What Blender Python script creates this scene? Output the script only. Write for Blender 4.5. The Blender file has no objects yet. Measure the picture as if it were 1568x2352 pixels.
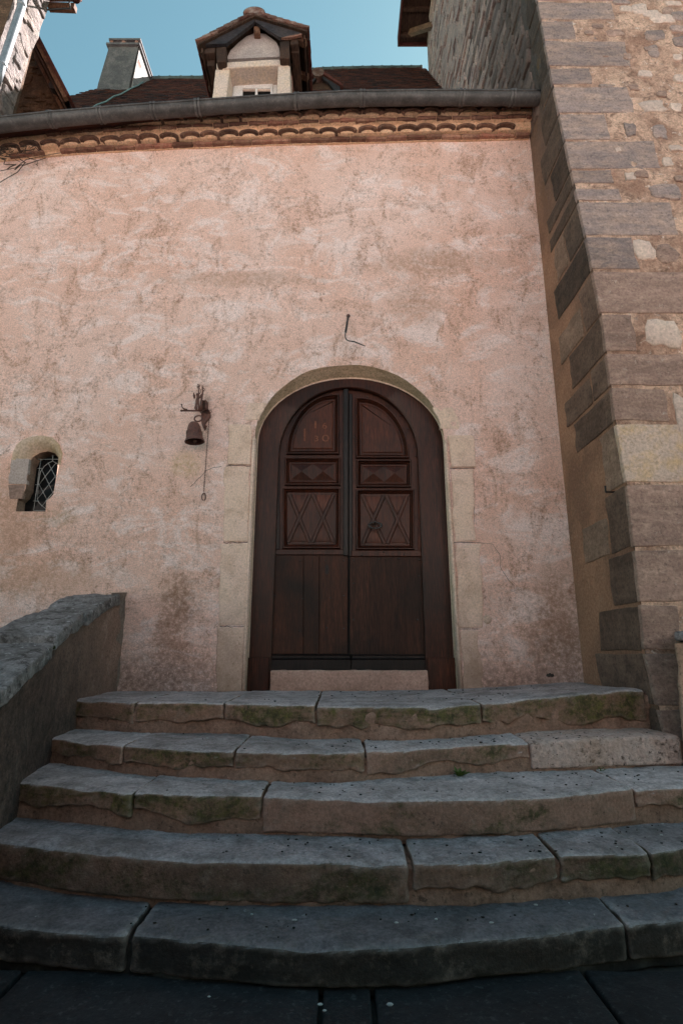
import bpy, bmesh, math, random
from mathutils import Vector, noise as mn
from mathutils.geometry import delaunay_2d_cdt
R = math.radians
random.seed(7)
SC = bpy.context.scene
COL = SC.collection
# ------------------------------------------------------------------ camera, sky, sun, exposure
EYE = 1.221
F_PX, PITCH, CX, CY = 1300.0, R(14.0), 784.0, 1176.0      # survey of the photograph (1568 x 2352 grid)
cam_d = bpy.data.cameras.new('camera'); cam = bpy.data.objects.new('camera', cam_d); COL.objects.link(cam)
cam.location = (0, 0, EYE); cam.rotation_euler = (R(90) + PITCH, 0, 0)
cam_d.sensor_fit = 'HORIZONTAL'; cam_d.sensor_width = 24.0; cam_d.lens = F_PX * 24.0 / 1568.0
cam_d.clip_start = 0.05; cam_d.clip_end = 400
SC.camera = cam
SUN = Vector((0.45, 0.53, 0.72)).normalized()             # from the back right: the courtyard lies in open shade
world = bpy.data.worlds.new('World'); SC.world = world; world.use_nodes = True
wt = world.node_tree; bg = wt.nodes['Background']
sky = wt.nodes.new('ShaderNodeTexSky'); sky.sky_type = 'NISHITA'; sky.sun_disc = False
sky.sun_elevation = math.asin(SUN.z); sky.sun_rotation = math.atan2(SUN.x, SUN.y)
sky.air_density = 1.0; sky.dust_density = 0.25; sky.ozone_density = 1.2
tint = wt.nodes.new('ShaderNodeMix'); tint.data_type = 'RGBA'; tint.blend_type = 'MULTIPLY'
tint.inputs[0].default_value = 1.0; tint.inputs[7].default_value = (0.90, 1.12, 0.81, 1)
wt.links.new(sky.outputs[0], tint.inputs[6]); wt.links.new(tint.outputs[2], bg.inputs[0])
bg.inputs[1].default_value = 0.045
sd = bpy.data.lights.new('sun', 'SUN'); sd.energy = 5.0; sd.angle = R(0.5); sd.color = (1.0, 0.925, 0.90)
so = bpy.data.objects.new('sun', sd); COL.objects.link(so); so.rotation_euler = SUN.to_track_quat('Z', 'Y').to_euler()
so.location = (10, 12, 25)
SC.view_settings.view_transform = 'Standard'; SC.view_settings.look = 'None'
SC.view_settings.exposure = 2.22; SC.view_settings.gamma = 1.0; SC.view_settings.use_curve_mapping = False
SC.cycles.max_bounces = 6; SC.cycles.diffuse_bounces = 4

# ------------------------------------------------------------------ survey helpers
def _ray(px, py):
    a = (px - CX) / F_PX; b = (CY - py) / F_PX
    return a, math.cos(PITCH) - b * math.sin(PITCH), math.sin(PITCH) + b * math.cos(PITCH)
def A(px, py, Y):                    # point of a vertical plane at distance Y
    r = _ray(px, py); t = Y / r[1]; return Vector((r[0] * t, Y, r[2] * t + EYE))
def AZ(px, py, z):                   # point of a level plane at height z
    r = _ray(px, py); t = (z - EYE) / r[2]; return Vector((r[0] * t, r[1] * t, z))
def AX(px, py, X):                   # point of a side plane
    r = _ray(px, py); t = X / r[0]; return Vector((X, r[1] * t, r[2] * t + EYE))
D = 5.36                             # distance of the plastered facade
def lerp(a, b, t): return a + (b - a) * t
def interp(tab, x):
    if x <= tab[0][0]: return tab[0][1]
    for (x0, y0), (x1, y1) in zip(tab, tab[1:]):
        if x <= x1: return lerp(y0, y1, (x - x0) / (x1 - x0))
    return tab[-1][1]
def nz(x, y, z, s=1.0): return mn.noise(Vector((x * s, y * s, z * s)))

# ------------------------------------------------------------------ material helpers
class NT:
    def __init__(s, name):
        s.m = bpy.data.materials.new(name); s.m.use_nodes = True; s.t = s.m.node_tree
        s.b = s.t.nodes['Principled BSDF']; s.pos = s.n('ShaderNodeNewGeometry').outputs['Position']
    def n(s, ty): return s.t.nodes.new(ty)
    def put(s, sock, v):
        if hasattr(v, 'is_output'): s.t.links.new(v, sock)
        elif isinstance(v, (tuple, list)) and len(v) == 3 and sock.type == 'RGBA': sock.default_value = (*v, 1)
        else: sock.default_value = v
    def vec(s, scale=(1, 1, 1), rot=(0, 0, 0), src=None):
        m = s.n('ShaderNodeMapping'); s.put(m.inputs[0], src or s.pos); m.inputs['Scale'].default_value = scale
        m.inputs['Rotation'].default_value = rot; return m.outputs[0]
    def noise(s, scale, detail=4, rough=.55, vec=None, dist=0):
        k = s.n('ShaderNodeTexNoise'); s.put(k.inputs['Vector'], vec or s.pos); k.inputs['Scale'].default_value = scale
        k.inputs['Detail'].default_value = detail; k.inputs['Roughness'].default_value = rough
        k.inputs['Distortion'].default_value = dist; return k.outputs['Fac']
    def vor(s, scale, vec=None, feat='F1', out='Distance'):
        k = s.n('ShaderNodeTexVoronoi'); k.feature = feat; s.put(k.inputs['Vector'], vec or s.pos)
        k.inputs['Scale'].default_value = scale; return k.outputs[out]
    def ramp(s, f, stops):
        k = s.n('ShaderNodeValToRGB'); s.put(k.inputs[0], f); e = k.color_ramp.elements
        while len(e) < len(stops): e.new(.5)
        for q, (p, c) in zip(e, stops):
            q.position = p; q.color = (c, c, c, 1) if isinstance(c, (int, float)) else (*c, 1)
        return k.outputs[0]
    def mix(s, f, a, b, mode='MIX'):
        k = s.n('ShaderNodeMix'); k.data_type = 'RGBA'; k.blend_type = mode
        s.put(k.inputs[0], f); s.put(k.inputs[6], a); s.put(k.inputs[7], b); return k.outputs[2]
    def math(s, op, a, b=0.0, c=None):
        k = s.n('ShaderNodeMath'); k.operation = op; s.put(k.inputs[0], a); s.put(k.inputs[1], b)
        if c is not None: s.put(k.inputs[2], c)
        return k.outputs[0]
    def sep(s, v=None):
        k = s.n('ShaderNodeSeparateXYZ'); s.put(k.inputs[0], v or s.pos); return k.outputs
    def rand(s): return s.n('ShaderNodeObjectInfo').outputs['Random']
    def normal(s): return s.n('ShaderNodeNewGeometry').outputs['True Normal']
    def blob(s, cx, cz, rx, rz, soft=.55, axis='xz', warp=None):       # a stain's own shape, 1 inside 0 outside
        o = s.sep(); a = {'x': 0, 'y': 1, 'z': 2}
        u = s.math('DIVIDE', s.math('SUBTRACT', o[a[axis[0]]], cx), rx)
        v = s.math('DIVIDE', s.math('SUBTRACT', o[a[axis[1]]], cz), rz)
        d = s.math('ADD', s.math('MULTIPLY', u, u), s.math('MULTIPLY', v, v))
        w = warp if warp is not None else s.noise(2.2, 5, .65)
        d = s.math('ADD', d, s.math('MULTIPLY', s.math('SUBTRACT', w, .5), 3.2))
        return s.ramp(d, [(soft * .2, 1), (1.25, 0)]) if soft < 5 else d
    def bump(s, hs):                                                   # [(height socket, strength, distance)]
        prev = None
        for h, st, di in hs:
            k = s.n('ShaderNodeBump'); s.put(k.inputs['Height'], h); k.inputs['Strength'].default_value = st
            k.inputs['Distance'].default_value = di
            if prev is not None: s.put(k.inputs['Normal'], prev)
            prev = k.outputs[0]
        s.put(s.b.inputs['Normal'], prev)
    def fin(s, col, rough=.9, spec=.25, metal=0.0):
        s.put(s.b.inputs['Base Color'], col); s.put(s.b.inputs['Roughness'], rough)
        s.b.inputs['Specular IOR Level'].default_value = spec; s.b.inputs['Metallic'].default_value = metal
        return s.m

def weathered(name, c0, c1, c2, spk=None, big=1.2, mid=7, fine=45, stretch=(1, 1, 1), rough=.9, b=(.5, .01), vary=.25, spkamt=.7,
              spk2=None, bigsharp=(.38, .62), metal=0.0, spec=.25, strata=0):
    """patchy two-tone stone, lime or metal: large patches, medium mottling, grain, optional specks"""
    s = NT(name); v = s.vec(stretch)
    col = s.mix(s.ramp(s.noise(big, 5, .6, v, .4), [(bigsharp[0], 0), (bigsharp[1], 1)]), c0, c1)
    col = s.mix(s.ramp(s.noise(mid, 6, .65, v, .3), [(.45, 0), (.68, .85)]), col, c2)
    g = s.noise(fine, 3, .7)
    col = s.mix(1, col, s.ramp(g, [(.3, .72), (.7, 1.22)]), 'MULTIPLY')
    if strata:
        sv = s.vec((1.2, 1.2, 8)); st = s.noise(1.3, 5, .65, sv, .3)
        col = s.mix(1, col, s.ramp(st, [(.32, 1 - strata), (.66, 1 + strata * .8)]), 'MULTIPLY')
    if spk:
        col = s.mix(s.math('MULTIPLY', s.ramp(s.noise(fine * .7, 5, .75), [(.56, 0), (.66, 1)]), spkamt), col, spk)
    if spk2:
        col = s.mix(s.math('MULTIPLY', s.ramp(s.noise(fine * .35, 6, .8, None, .6), [(.60, 0), (.68, 1)]), .75), col, spk2)
    if vary:
        m = s.n('ShaderNodeMapRange'); s.put(m.inputs[0], s.rand()); m.inputs[3].default_value = 1 - vary; m.inputs[4].default_value = 1 + vary
        col = s.mix(1, col, m.outputs[0], 'MULTIPLY')
    s.bump([(s.noise(mid * 1.4, 6, .7, v), b[0], b[1] * 1.6), (g, b[0], b[1] * .6)])
    return s.fin(col, rough, spec, metal)

M = {}
def plaster():
    s = NT('pink_plaster'); hfn = s.noise(22, 8, .82); hf = s.ramp(hfn, [(.38, .15), (.58, 1)])
    v = s.vec((1.0, 1, 1.9), (0, R(24), 0)); v2 = s.vec((1.8, 1, 1.0), (0, R(-40), 0))
    col = s.mix(s.ramp(s.noise(.55, 4, .6, None, .6), [(.36, 0), (.64, 1)]), (.80, .505, .41), (.89, .655, .59))
    # trowel marks: swept pale lime and browner sand coats, their edges broken up by the grain
    m1 = s.math('ADD', s.noise(1.9, 9, .70, v, 1.1), s.math('MULTIPLY', s.math('SUBTRACT', hfn, .5), .30))
    col = s.mix(s.ramp(m1, [(.50, 0), (.60, .85)]), col, (.93, .75, .715))
    m2 = s.math('ADD', s.noise(2.4, 9, .72, v2, 1.0), s.math('MULTIPLY', s.math('SUBTRACT', hfn, .5), .55))
    col = s.mix(s.ramp(m2, [(.52, 0), (.68, .80)]), col, (.55, .325, .235))
    m3 = s.math('ADD', s.noise(1.1, 9, .74, v, 1.4), s.math('MULTIPLY', s.math('SUBTRACT', hfn, .5), .65))
    col = s.mix(s.ramp(m3, [(.56, 0), (.70, .70)]), col, (.43, .25, .18))
    grit = s.ramp(s.noise(34, 5, .82), [(.52, 0), (.62, 1)])
    gate = s.ramp(m2, [(.44, .10), (.66, .90)])
    col = s.mix(s.math('MULTIPLY', grit, gate), col, (.25, .135, .095))
    col = s.mix(1, col, s.ramp(s.noise(80, 2, .7), [(.3, .74), (.7, 1.22)]), 'MULTIPLY')
    w = s.noise(1.7, 8, .72)
    def st(px, py, rx, rz, c, amt):
        nonlocal col
        p = A(px, py, D); f = s.math('MULTIPLY', s.blob(p.x, p.z, rx, rz, warp=w, soft=.2), amt * 1.3)
        col = s.mix(s.math('MULTIPLY', f, hf), col, c)
    st(400, 1410, .20, .50, (.33, .19, .13), .75)
    st(360, 1560, .75, .26, (.27, .18, .15), .75)
    st(1265, 1470, .34, .34, (.30, .18, .125), .75)
    st(1180, 1585, .75, .26, (.27, .18, .15), .75)
    st(1290, 1380, .3, .6, (.42, .25, .18), .6)
    st(430, 1065, .2, .15, (.66, .46, .27), .5)
    st(1000, 600, .9, .22, (.50, .31, .23), .7)
    st(560, 640, 1.0, .12, (.50, .31, .23), .55)
    st(960, 700, .35, .35, (.50, .31, .23), .5)
    st(30, 1180, .4, .5, (.50, .29, .20), .6)
    st(100, 1330, .7, .25, (.56, .34, .24), .6)
    st(130, 1190, .25, .12, (.42, .28, .17), .6)
    st(475, 930, .06, .14, (.16, .08, .05), .6)
    z = s.sep()[2]; k = s.n('ShaderNodeMapRange'); s.put(k.inputs[0], s.math('ADD', z, s.math('MULTIPLY', s.math('SUBTRACT', w, .5), 1.7)))
    k.inputs[1].default_value = .85; k.inputs[2].default_value = 1.9; k.inputs[3].default_value = 1; k.inputs[4].default_value = 0
    col = s.mix(s.math('MULTIPLY', s.math('MULTIPLY', k.outputs[0], .70), hf), col, (.27, .175, .145))
    s.bump([(s.noise(5, 6, .65, v, .8), .5, .03), (s.noise(12, 8, .75), .5, .02), (s.noise(38, 4, .8), .6, .010)])
    return s.fin(col, .95, .15)
M['plaster'] = plaster()
M['quoin'] = weathered('cream_ashlar', (.60, .47, .33), (.66, .50, .41), (.52, .38, .28), spk=(.25, .17, .12), spkamt=.5, vary=.10, b=(.35, .006))
def quoinmat():
    s = NT('cream_ashlar_stained'); col = s.mix(s.ramp(s.noise(1.8, 6, .6), [(.38, 0), (.62, 1)]), (.80, .60, .48), (.80, .59, .50))
    col = s.mix(s.ramp(s.noise(4.5, 9, .75, None, .6), [(.50, 0), (.64, .8)]), col, (.60, .41, .31)); col = s.mix(s.math('MULTIPLY', s.ramp(s.noise(26, 6, .82), [(.58, 0), (.66, 1)]), .75), col, (.30, .19, .13))
    col = s.mix(1, col, s.ramp(s.noise(60, 3, .7), [(.3, .78), (.7, 1.2)]), 'MULTIPLY')
    z = s.sep()[2]; k = s.n('ShaderNodeMapRange'); s.put(k.inputs[0], s.math('ADD', z, s.math('MULTIPLY', s.math('SUBTRACT', s.noise(3, 7, .7), .5), 1.6)))
    k.inputs[1].default_value = .8; k.inputs[2].default_value = 1.9; k.inputs[3].default_value = .75; k.inputs[4].default_value = 0
    col = s.mix(k.outputs[0], col, (.20, .125, .085))
    s.bump([(s.noise(12, 6, .7), .35, .01), (s.noise(60, 3, .7), .3, .004)])
    return s.fin(col, .92, .2)
M['quoin'] = quoinmat()
M['reveal'] = weathered('ochre_reveal', (.66, .48, .33), (.72, .54, .39), (.50, .35, .23), spk=(.16, .11, .06), vary=0, b=(.7, .012))
M['sill'] = weathered('worn_pink_sill', (.50, .315, .255), (.42, .265, .21), (.56, .37, .30), spk=(.20, .12, .09), vary=0, b=(.5, .01))
M['sideplaster'] = weathered('brown_lime_render', (.50, .325, .24), (.42, .27, .195), (.57, .39, .30), spk=(.14, .09, .06), stretch=(1, 1, .45), vary=0, b=(.7, .02), fine=38)
M['block_grey'] = weathered('grey_bedded_sandstone', (.345, .262, .245), (.49, .345, .285), (.24, .195, .19), spk=(.10, .08, .08), spk2=(.60, .47, .40), big=3, mid=8, stretch=(1, 1, 2.5), vary=.18, b=(.7, .014), strata=.13)
M['block_brown'] = weathered('brown_bedded_sandstone', (.37, .24, .195), (.29, .19, .158), (.46, .315, .25), spk=(.14, .095, .08), spk2=(.56, .46, .40), big=2.5, mid=8, stretch=(1, 1, 2.5), vary=.15, b=(.6, .012), strata=.14)
M['block_pink'] = weathered('pale_pink_limestone', (.64, .49, .42), (.58, .44, .38), (.70, .55, .46), spk=(.25, .16, .12), spkamt=.4, vary=.12, b=(.35, .006), fine=30)
M['arch_stone'] = weathered('mossy_arch_limestone', (.60, .45, .34), (.50, .36, .23), (.64, .49, .39), spk=(.25, .17, .10), spkamt=.5, big=3, vary=0, b=(.4, .008))
M['block_yellow'] = weathered('ochre_limestone', (.62, .465, .385), (.57, .42, .35), (.64, .43, .24), spk=(.25, .16, .10), spkamt=.5, vary=.05, b=(.45, .01))
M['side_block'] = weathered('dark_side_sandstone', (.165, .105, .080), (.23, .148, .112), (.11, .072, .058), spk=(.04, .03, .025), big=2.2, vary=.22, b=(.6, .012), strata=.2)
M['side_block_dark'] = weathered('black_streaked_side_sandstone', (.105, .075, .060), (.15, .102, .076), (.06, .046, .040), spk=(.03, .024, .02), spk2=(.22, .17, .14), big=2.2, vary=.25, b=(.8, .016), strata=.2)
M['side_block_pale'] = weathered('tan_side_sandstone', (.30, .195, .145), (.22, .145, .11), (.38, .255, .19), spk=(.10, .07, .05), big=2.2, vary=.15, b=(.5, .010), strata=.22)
def mortarmat():
    s = NT('rubble_mortar'); big = s.noise(3.0, 7, .65, None, .5)
    col = s.mix(s.ramp(big, [(.40, 0), (.60, 1)]), (.40, .235, .172), (.74, .50, .38))
    col = s.mix(s.ramp(s.noise(11, 8, .75, None, .6), [(.50, 0), (.62, .85)]), col, (.24, .145, .11))
    col = s.mix(s.ramp(s.noise(8, 7, .7, s.vec((1, 1, 1.6), (.3, .5, .8)), .8), [(.60, 0), (.66, .8)]), col, (.78, .66, .59))
    col = s.mix(s.ramp(s.noise(5, 7, .7, s.vec((1, 1, 1.4), (2, 1.5, .2)), .8), [(.63, 0), (.69, .8)]), col, (.20, .19, .205))
    col = s.mix(1, col, s.ramp(s.noise(50, 3, .75), [(.3, .66), (.7, 1.3)]), 'MULTIPLY')
    s.bump([(big, .6, .05), (s.noise(14, 7, .75, None, .5), .8, .03), (s.noise(50, 4, .7), .6, .01)])
    return s.fin(col, .95, .15)
M['mortar'] = mortarmat()
M['rubble'] = weathered('tower_rubble_stone', (.42, .31, .29), (.56, .40, .35), (.30, .235, .235), spk=(.06, .05, .05), big=1.6, vary=.45, b=(1.0, .03), spk2=(.42, .36, .33))
def rubblemat():
    m = M['rubble']; t = m.node_tree; b = t.nodes['Principled BSDF']; src = b.inputs['Base Color'].links[0].from_socket
    s = NT.__new__(NT); s.m = m; s.t = t; s.b = b; s.pos = s.n('ShaderNodeNewGeometry').outputs['Position']
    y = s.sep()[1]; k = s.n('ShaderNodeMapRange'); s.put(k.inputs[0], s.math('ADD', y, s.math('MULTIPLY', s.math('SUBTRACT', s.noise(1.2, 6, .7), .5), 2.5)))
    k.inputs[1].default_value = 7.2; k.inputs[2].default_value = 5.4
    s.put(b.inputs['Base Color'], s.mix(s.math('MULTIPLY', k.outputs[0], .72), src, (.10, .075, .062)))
rubblemat()
M['rubble_mortar'] = weathered('tower_joint_mortar', (.30, .21, .17), (.22, .15, .12), (.36, .26, .21), spk=(.06, .04, .035), vary=0, b=(1.0, .03))
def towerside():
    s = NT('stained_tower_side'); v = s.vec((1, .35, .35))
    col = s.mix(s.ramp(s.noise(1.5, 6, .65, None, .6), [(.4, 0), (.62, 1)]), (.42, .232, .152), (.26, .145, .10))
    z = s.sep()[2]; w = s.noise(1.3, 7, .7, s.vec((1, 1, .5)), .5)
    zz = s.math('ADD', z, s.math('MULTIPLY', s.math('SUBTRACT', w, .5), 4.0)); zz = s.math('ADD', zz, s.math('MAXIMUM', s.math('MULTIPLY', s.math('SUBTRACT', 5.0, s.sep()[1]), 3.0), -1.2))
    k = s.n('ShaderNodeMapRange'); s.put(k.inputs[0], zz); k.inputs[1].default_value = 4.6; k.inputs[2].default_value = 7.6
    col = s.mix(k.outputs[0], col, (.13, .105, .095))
    col = s.mix(s.math('MULTIPLY', s.ramp(s.noise(4, 7, .7, s.vec((1, 1, .35))), [(.55, 0), (.66, .8)]), k.outputs[0]), col, (.22, .12, .04))
    col = s.mix(s.ramp(s.noise(14, 7, .75), [(.60, 0), (.70, .6)]), col, (.40, .30, .22))
    col = s.mix(1, col, s.ramp(s.noise(40, 4, .75), [(.3, .7), (.7, 1.3)]), 'MULTIPLY')
    s.bump([(s.noise(3, 6, .6), .7, .08), (s.noise(13, 7, .7), .8, .025), (s.noise(45, 4, .7), .5, .01)])
    return s.fin(col, .95, .15)
M['towerside'] = towerside()
def stepmat(name, top, top2, side, side2, moss, mossc=((.020, .022, .008), (.060, .058, .024))):
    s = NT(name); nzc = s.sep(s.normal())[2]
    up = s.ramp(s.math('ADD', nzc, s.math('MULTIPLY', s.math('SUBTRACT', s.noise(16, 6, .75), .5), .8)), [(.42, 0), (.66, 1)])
    rv = s.rand(); rvv = s.n('ShaderNodeMapRange'); s.put(rvv.inputs[0], rv); rvv.inputs[3].default_value = .86; rvv.inputs[4].default_value = 1.16
    t = s.mix(s.ramp(s.noise(3.2, 7, .68, None, .5), [(.40, 0), (.64, 1)]), top, top2)
    t = s.mix(s.ramp(s.noise(9, 8, .75, None, .4), [(.52, 0), (.66, .75)]), t, s.mix(.5, top2, (.05, .05, .052)))
    t = s.mix(s.ramp(s.noise(26, 6, .8), [(.58, 0), (.68, .8)]), t, (.075, .072, .075))
    t = s.mix(s.ramp(s.noise(15, 6, .8, s.vec((1, 1, 1), (1, 2, 3))), [(.64, 0), (.70, .75)]), t, (.47, .46, .45))
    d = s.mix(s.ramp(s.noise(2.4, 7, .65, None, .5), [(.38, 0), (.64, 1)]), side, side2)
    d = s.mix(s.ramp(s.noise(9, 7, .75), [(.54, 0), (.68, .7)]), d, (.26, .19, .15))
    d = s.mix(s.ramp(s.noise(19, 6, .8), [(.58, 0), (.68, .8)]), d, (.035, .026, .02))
    if moss:
        mm = s.ramp(s.math('ADD', s.noise(1.5, 8, .72, s.vec((1, 1, 2.2), (0, 0, .4)), .5), s.math('MULTIPLY', s.math('SUBTRACT', s.noise(26, 6, .8), .5), .45)), [(.50 - moss * .07, 0), (.64 - moss * .07, 1)])
        mg = s.mix(s.ramp(s.noise(17, 5, .75), [(.4, 0), (.62, 1)]), *mossc)
        d = s.mix(s.math('MULTIPLY', mm, .90), d, mg)
        d = s.mix(s.ramp(s.noise(36, 7, .8, s.vec((1, 1, 1), (3, 1, 2))), [(.62, 0), (.68, .7)]), d, (.36, .33, .25))
    t = s.mix(s.ramp(s.noise(5.5, 9, .8, s.vec((1, 1, 1), (2, 0, 1)), .8), [(.56, 0), (.63, .55)]), t, (.16, .135, .115))
    t = s.mix(1, t, s.ramp(s.noise(38, 7, .85), [(.34, .62), (.62, 1.28)]), 'MULTIPLY')
    pt_ = s.n('ShaderNodeNewGeometry').outputs['Pointiness']
    t = s.mix(s.math('MULTIPLY', s.ramp(pt_, [(.505, 0), (.56, 1)]), .55), t, (.68, .61, .58)); d = s.mix(s.math('MULTIPLY', s.ramp(pt_, [(.51, 0), (.57, 1)]), .45), d, (.52, .40, .34))
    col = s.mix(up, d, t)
    col = s.mix(1, col, rvv.outputs[0], 'MULTIPLY')
    col = s.mix(1, col, s.ramp(s.noise(60, 3, .7), [(.3, .74), (.7, 1.24)]), 'MULTIPLY')
    s.bump([(s.noise(7, 7, .68), .5, .018), (s.noise(28, 6, .75), .6, .009)])
    return s.fin(col, .78, .4)
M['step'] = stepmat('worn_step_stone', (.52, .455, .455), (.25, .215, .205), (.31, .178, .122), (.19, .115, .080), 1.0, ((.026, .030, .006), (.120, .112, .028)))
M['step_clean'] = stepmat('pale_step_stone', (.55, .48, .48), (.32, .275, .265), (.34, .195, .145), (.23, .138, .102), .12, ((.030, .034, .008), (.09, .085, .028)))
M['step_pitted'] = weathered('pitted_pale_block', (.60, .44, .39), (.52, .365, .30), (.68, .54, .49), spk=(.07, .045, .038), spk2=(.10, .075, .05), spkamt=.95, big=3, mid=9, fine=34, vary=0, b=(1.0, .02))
M['step_lower'] = stepmat('shaded_step_stone', (.37, .325, .335), (.18, .157, .155), (.24, .138, .098), (.145, .090, .066), .45, ((.028, .030, .009), (.090, .082, .028)))  # darker copy of the step stone, foreground light falloff put into its colour
M['step_low'] = stepmat('shaded_low_step_stone', (.19, .168, .178), (.095, .084, .086), (.065, .045, .036), (.038, .028, .024), .0)  # darkest copy for the bottom step, the same falloff painted in
M['step_mortar'] = weathered('riser_mortar', (.29, .175, .128), (.38, .24, .18), (.18, .112, .082), spk=(.05, .038, .03), vary=.1, b=(.7, .012))
M['crack'] = weathered('dark_joint_earth', (.06, .052, .045), (.035, .03, .027), (.09, .08, .07), vary=0)
M['paving'] = weathered('dark_paving_slab', (.022, .021, .023), (.032, .030, .032), (.015, .014, .015), spk=(.14, .14, .14), spkamt=.35, vary=.15, b=(.5, .01), rough=.75)
M['ground'] = weathered('courtyard_earth', (.05, .045, .04), (.07, .06, .052), (.035, .032, .03), vary=0)
def copingmat():
    s = NT('lichened_coping'); col = s.mix(s.ramp(s.noise(3.5, 7, .7), [(.4, 0), (.6, 1)]), (.20, .178, .172), (.34, .31, .31))
    col = s.mix(s.ramp(s.noise(11, 8, .78, None, .5), [(.50, 0), (.60, .9)]), col, (.085, .072, .068))
    col = s.mix(s.ramp(s.noise(13, 8, .78, s.vec((1, 1, 1), (1, 2, 1)), .5), [(.56, 0), (.64, .9)]), col, (.56, .53, .54))
    col = s.mix(1, col, s.ramp(s.noise(45, 5, .8), [(.3, .55), (.7, 1.4)]), 'MULTIPLY')
    s.bump([(s.noise(9, 8, .75), .9, .04), (s.noise(40, 5, .75), .8, .014)]); return s.fin(col, .9, .25)
M['coping'] = copingmat()
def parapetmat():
    s = NT('damp_shaded_parapet_render'); o = s.sep(); w = s.noise(1.6, 8, .72)
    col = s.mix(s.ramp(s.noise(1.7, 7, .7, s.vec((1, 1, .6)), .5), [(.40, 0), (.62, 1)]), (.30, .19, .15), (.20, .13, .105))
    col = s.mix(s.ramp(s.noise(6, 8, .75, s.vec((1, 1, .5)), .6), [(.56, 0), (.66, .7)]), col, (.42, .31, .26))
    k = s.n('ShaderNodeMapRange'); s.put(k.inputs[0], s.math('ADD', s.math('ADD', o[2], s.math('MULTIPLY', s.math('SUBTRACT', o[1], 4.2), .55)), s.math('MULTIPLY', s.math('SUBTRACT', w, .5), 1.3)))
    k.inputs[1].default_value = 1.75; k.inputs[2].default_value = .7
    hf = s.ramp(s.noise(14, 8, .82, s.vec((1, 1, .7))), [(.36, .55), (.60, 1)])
    col = s.mix(s.math('MULTIPLY', s.math('MULTIPLY', k.outputs[0], hf), .95), col, (.050, .037, .034))  # painted shade along with damp: darker low down and towards the viewer
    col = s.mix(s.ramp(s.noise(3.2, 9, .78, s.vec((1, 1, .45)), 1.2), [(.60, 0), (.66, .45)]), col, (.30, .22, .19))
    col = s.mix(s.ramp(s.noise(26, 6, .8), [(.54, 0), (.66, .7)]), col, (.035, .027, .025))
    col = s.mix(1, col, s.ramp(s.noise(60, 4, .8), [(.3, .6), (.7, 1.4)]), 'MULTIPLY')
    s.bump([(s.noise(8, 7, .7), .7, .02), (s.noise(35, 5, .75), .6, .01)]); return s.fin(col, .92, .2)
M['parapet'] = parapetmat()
M['parapet_fillet'] = weathered('grey_fillet_mortar', (.24, .185, .155), (.17, .135, .12), (.30, .24, .20), spk=(.07, .05, .04), vary=0, b=(.9, .02))
def wood(name, a, b, c, rough=.40, gs=(14, 14, 1.1), spec=.28):
    s = NT(name); v = s.vec(gs); g = s.noise(2.2, 6, .65, v, .6)
    col = s.mix(s.ramp(g, [(.35, 0), (.65, 1)]), a, b)
    col = s.mix(s.ramp(s.noise(1.7, 6, .65, None, .5), [(.45, 0), (.68, .85)]), col, c)
    fi = s.noise(9, 4, .7, v); col = s.mix(1, col, s.ramp(fi, [(.34, .42), (.66, 1.5)]), 'MULTIPLY')
    k = s.n('ShaderNodeMapRange'); s.put(k.inputs[0], s.rand()); k.inputs[3].default_value = .75; k.inputs[4].default_value = 1.2
    col = s.mix(1, col, k.outputs[0], 'MULTIPLY')
    s.bump([(fi, .35, .004), (g, .3, .006)]); return s.fin(col, rough, spec)
M['wood'] = wood('dark_red_oak', (.032, .0088, .0048), (.075, .0195, .0095), (.015, .0062, .0045))
M['wood_red'] = wood('worn_red_oak', (.058, .0150, .0080), (.115, .031, .014), (.024, .009, .006))
M['wood_black'] = wood('blackened_oak', (.014, .010, .010), (.024, .015, .013), (.010, .009, .010))
M['plank'] = wood('old_oak_plank', (.030, .0115, .0066), (.068, .0225, .0115), (.011, .0070, .0056), rough=.6)
M['beam'] = wood('weathered_beam', (.060, .030, .020), (.10, .055, .036), (.030, .018, .014), rough=.8, gs=(10, 1.2, 10))
M['beam_black'] = wood('tarred_barge_board', (.024, .022, .026), (.045, .038, .042), (.06, .045, .042), rough=.6, gs=(3, 3, 10))
M['beam_brown'] = wood('brown_rafter', (.13, .06, .036), (.19, .10, .06), (.07, .035, .024), rough=.85, gs=(8, 8, 2))
M['iron'] = weathered('black_iron', (.022, .022, .024), (.03, .028, .028), (.04, .024, .018), vary=0, rough=.55, spec=.5, b=(.3, .002))
M['iron_handle'] = weathered('worn_iron_ring', (.055, .052, .050), (.08, .075, .07), (.035, .03, .028), vary=0, rough=.42, spec=.6, metal=.5, b=(.2, .001))
M['rust'] = weathered('rusty_bronze', (.13, .047, .034), (.18, .075, .052), (.07, .034, .032), spk=(.03, .016, .012), big=14, mid=40, fine=120, vary=.1, rough=.55, spec=.5, b=(.5, .004))
M['zinc'] = weathered('old_zinc', (.080, .076, .076), (.052, .048, .047), (.115, .108, .105), spk=(.22, .19, .17), spkamt=.35, big=2, mid=6, stretch=(1, 1, 1), vary=.08, rough=.55, spec=.5, b=(.25, .006), metal=.25)
M['zinc_strap'] = weathered('zinc_strap', (.12, .112, .11), (.08, .075, .073), (.16, .15, .145), vary=.1, rough=.5, spec=.5, metal=.25, b=(.3, .003))
M['zinc_pale'] = weathered('pale_zinc_pipe', (.26, .285, .31), (.31, .335, .36), (.21, .225, .245), vary=0, rough=.45, spec=.5, metal=.3, b=(.1, .003))
M['tile'] = weathered('terracotta_canal_tile', (.15, .078, .055), (.095, .055, .043), (.24, .135, .092), spk=(.06, .035, .025), big=3, mid=12, vary=.35, b=(.6, .008), spk2=(.42, .30, .20))
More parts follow.
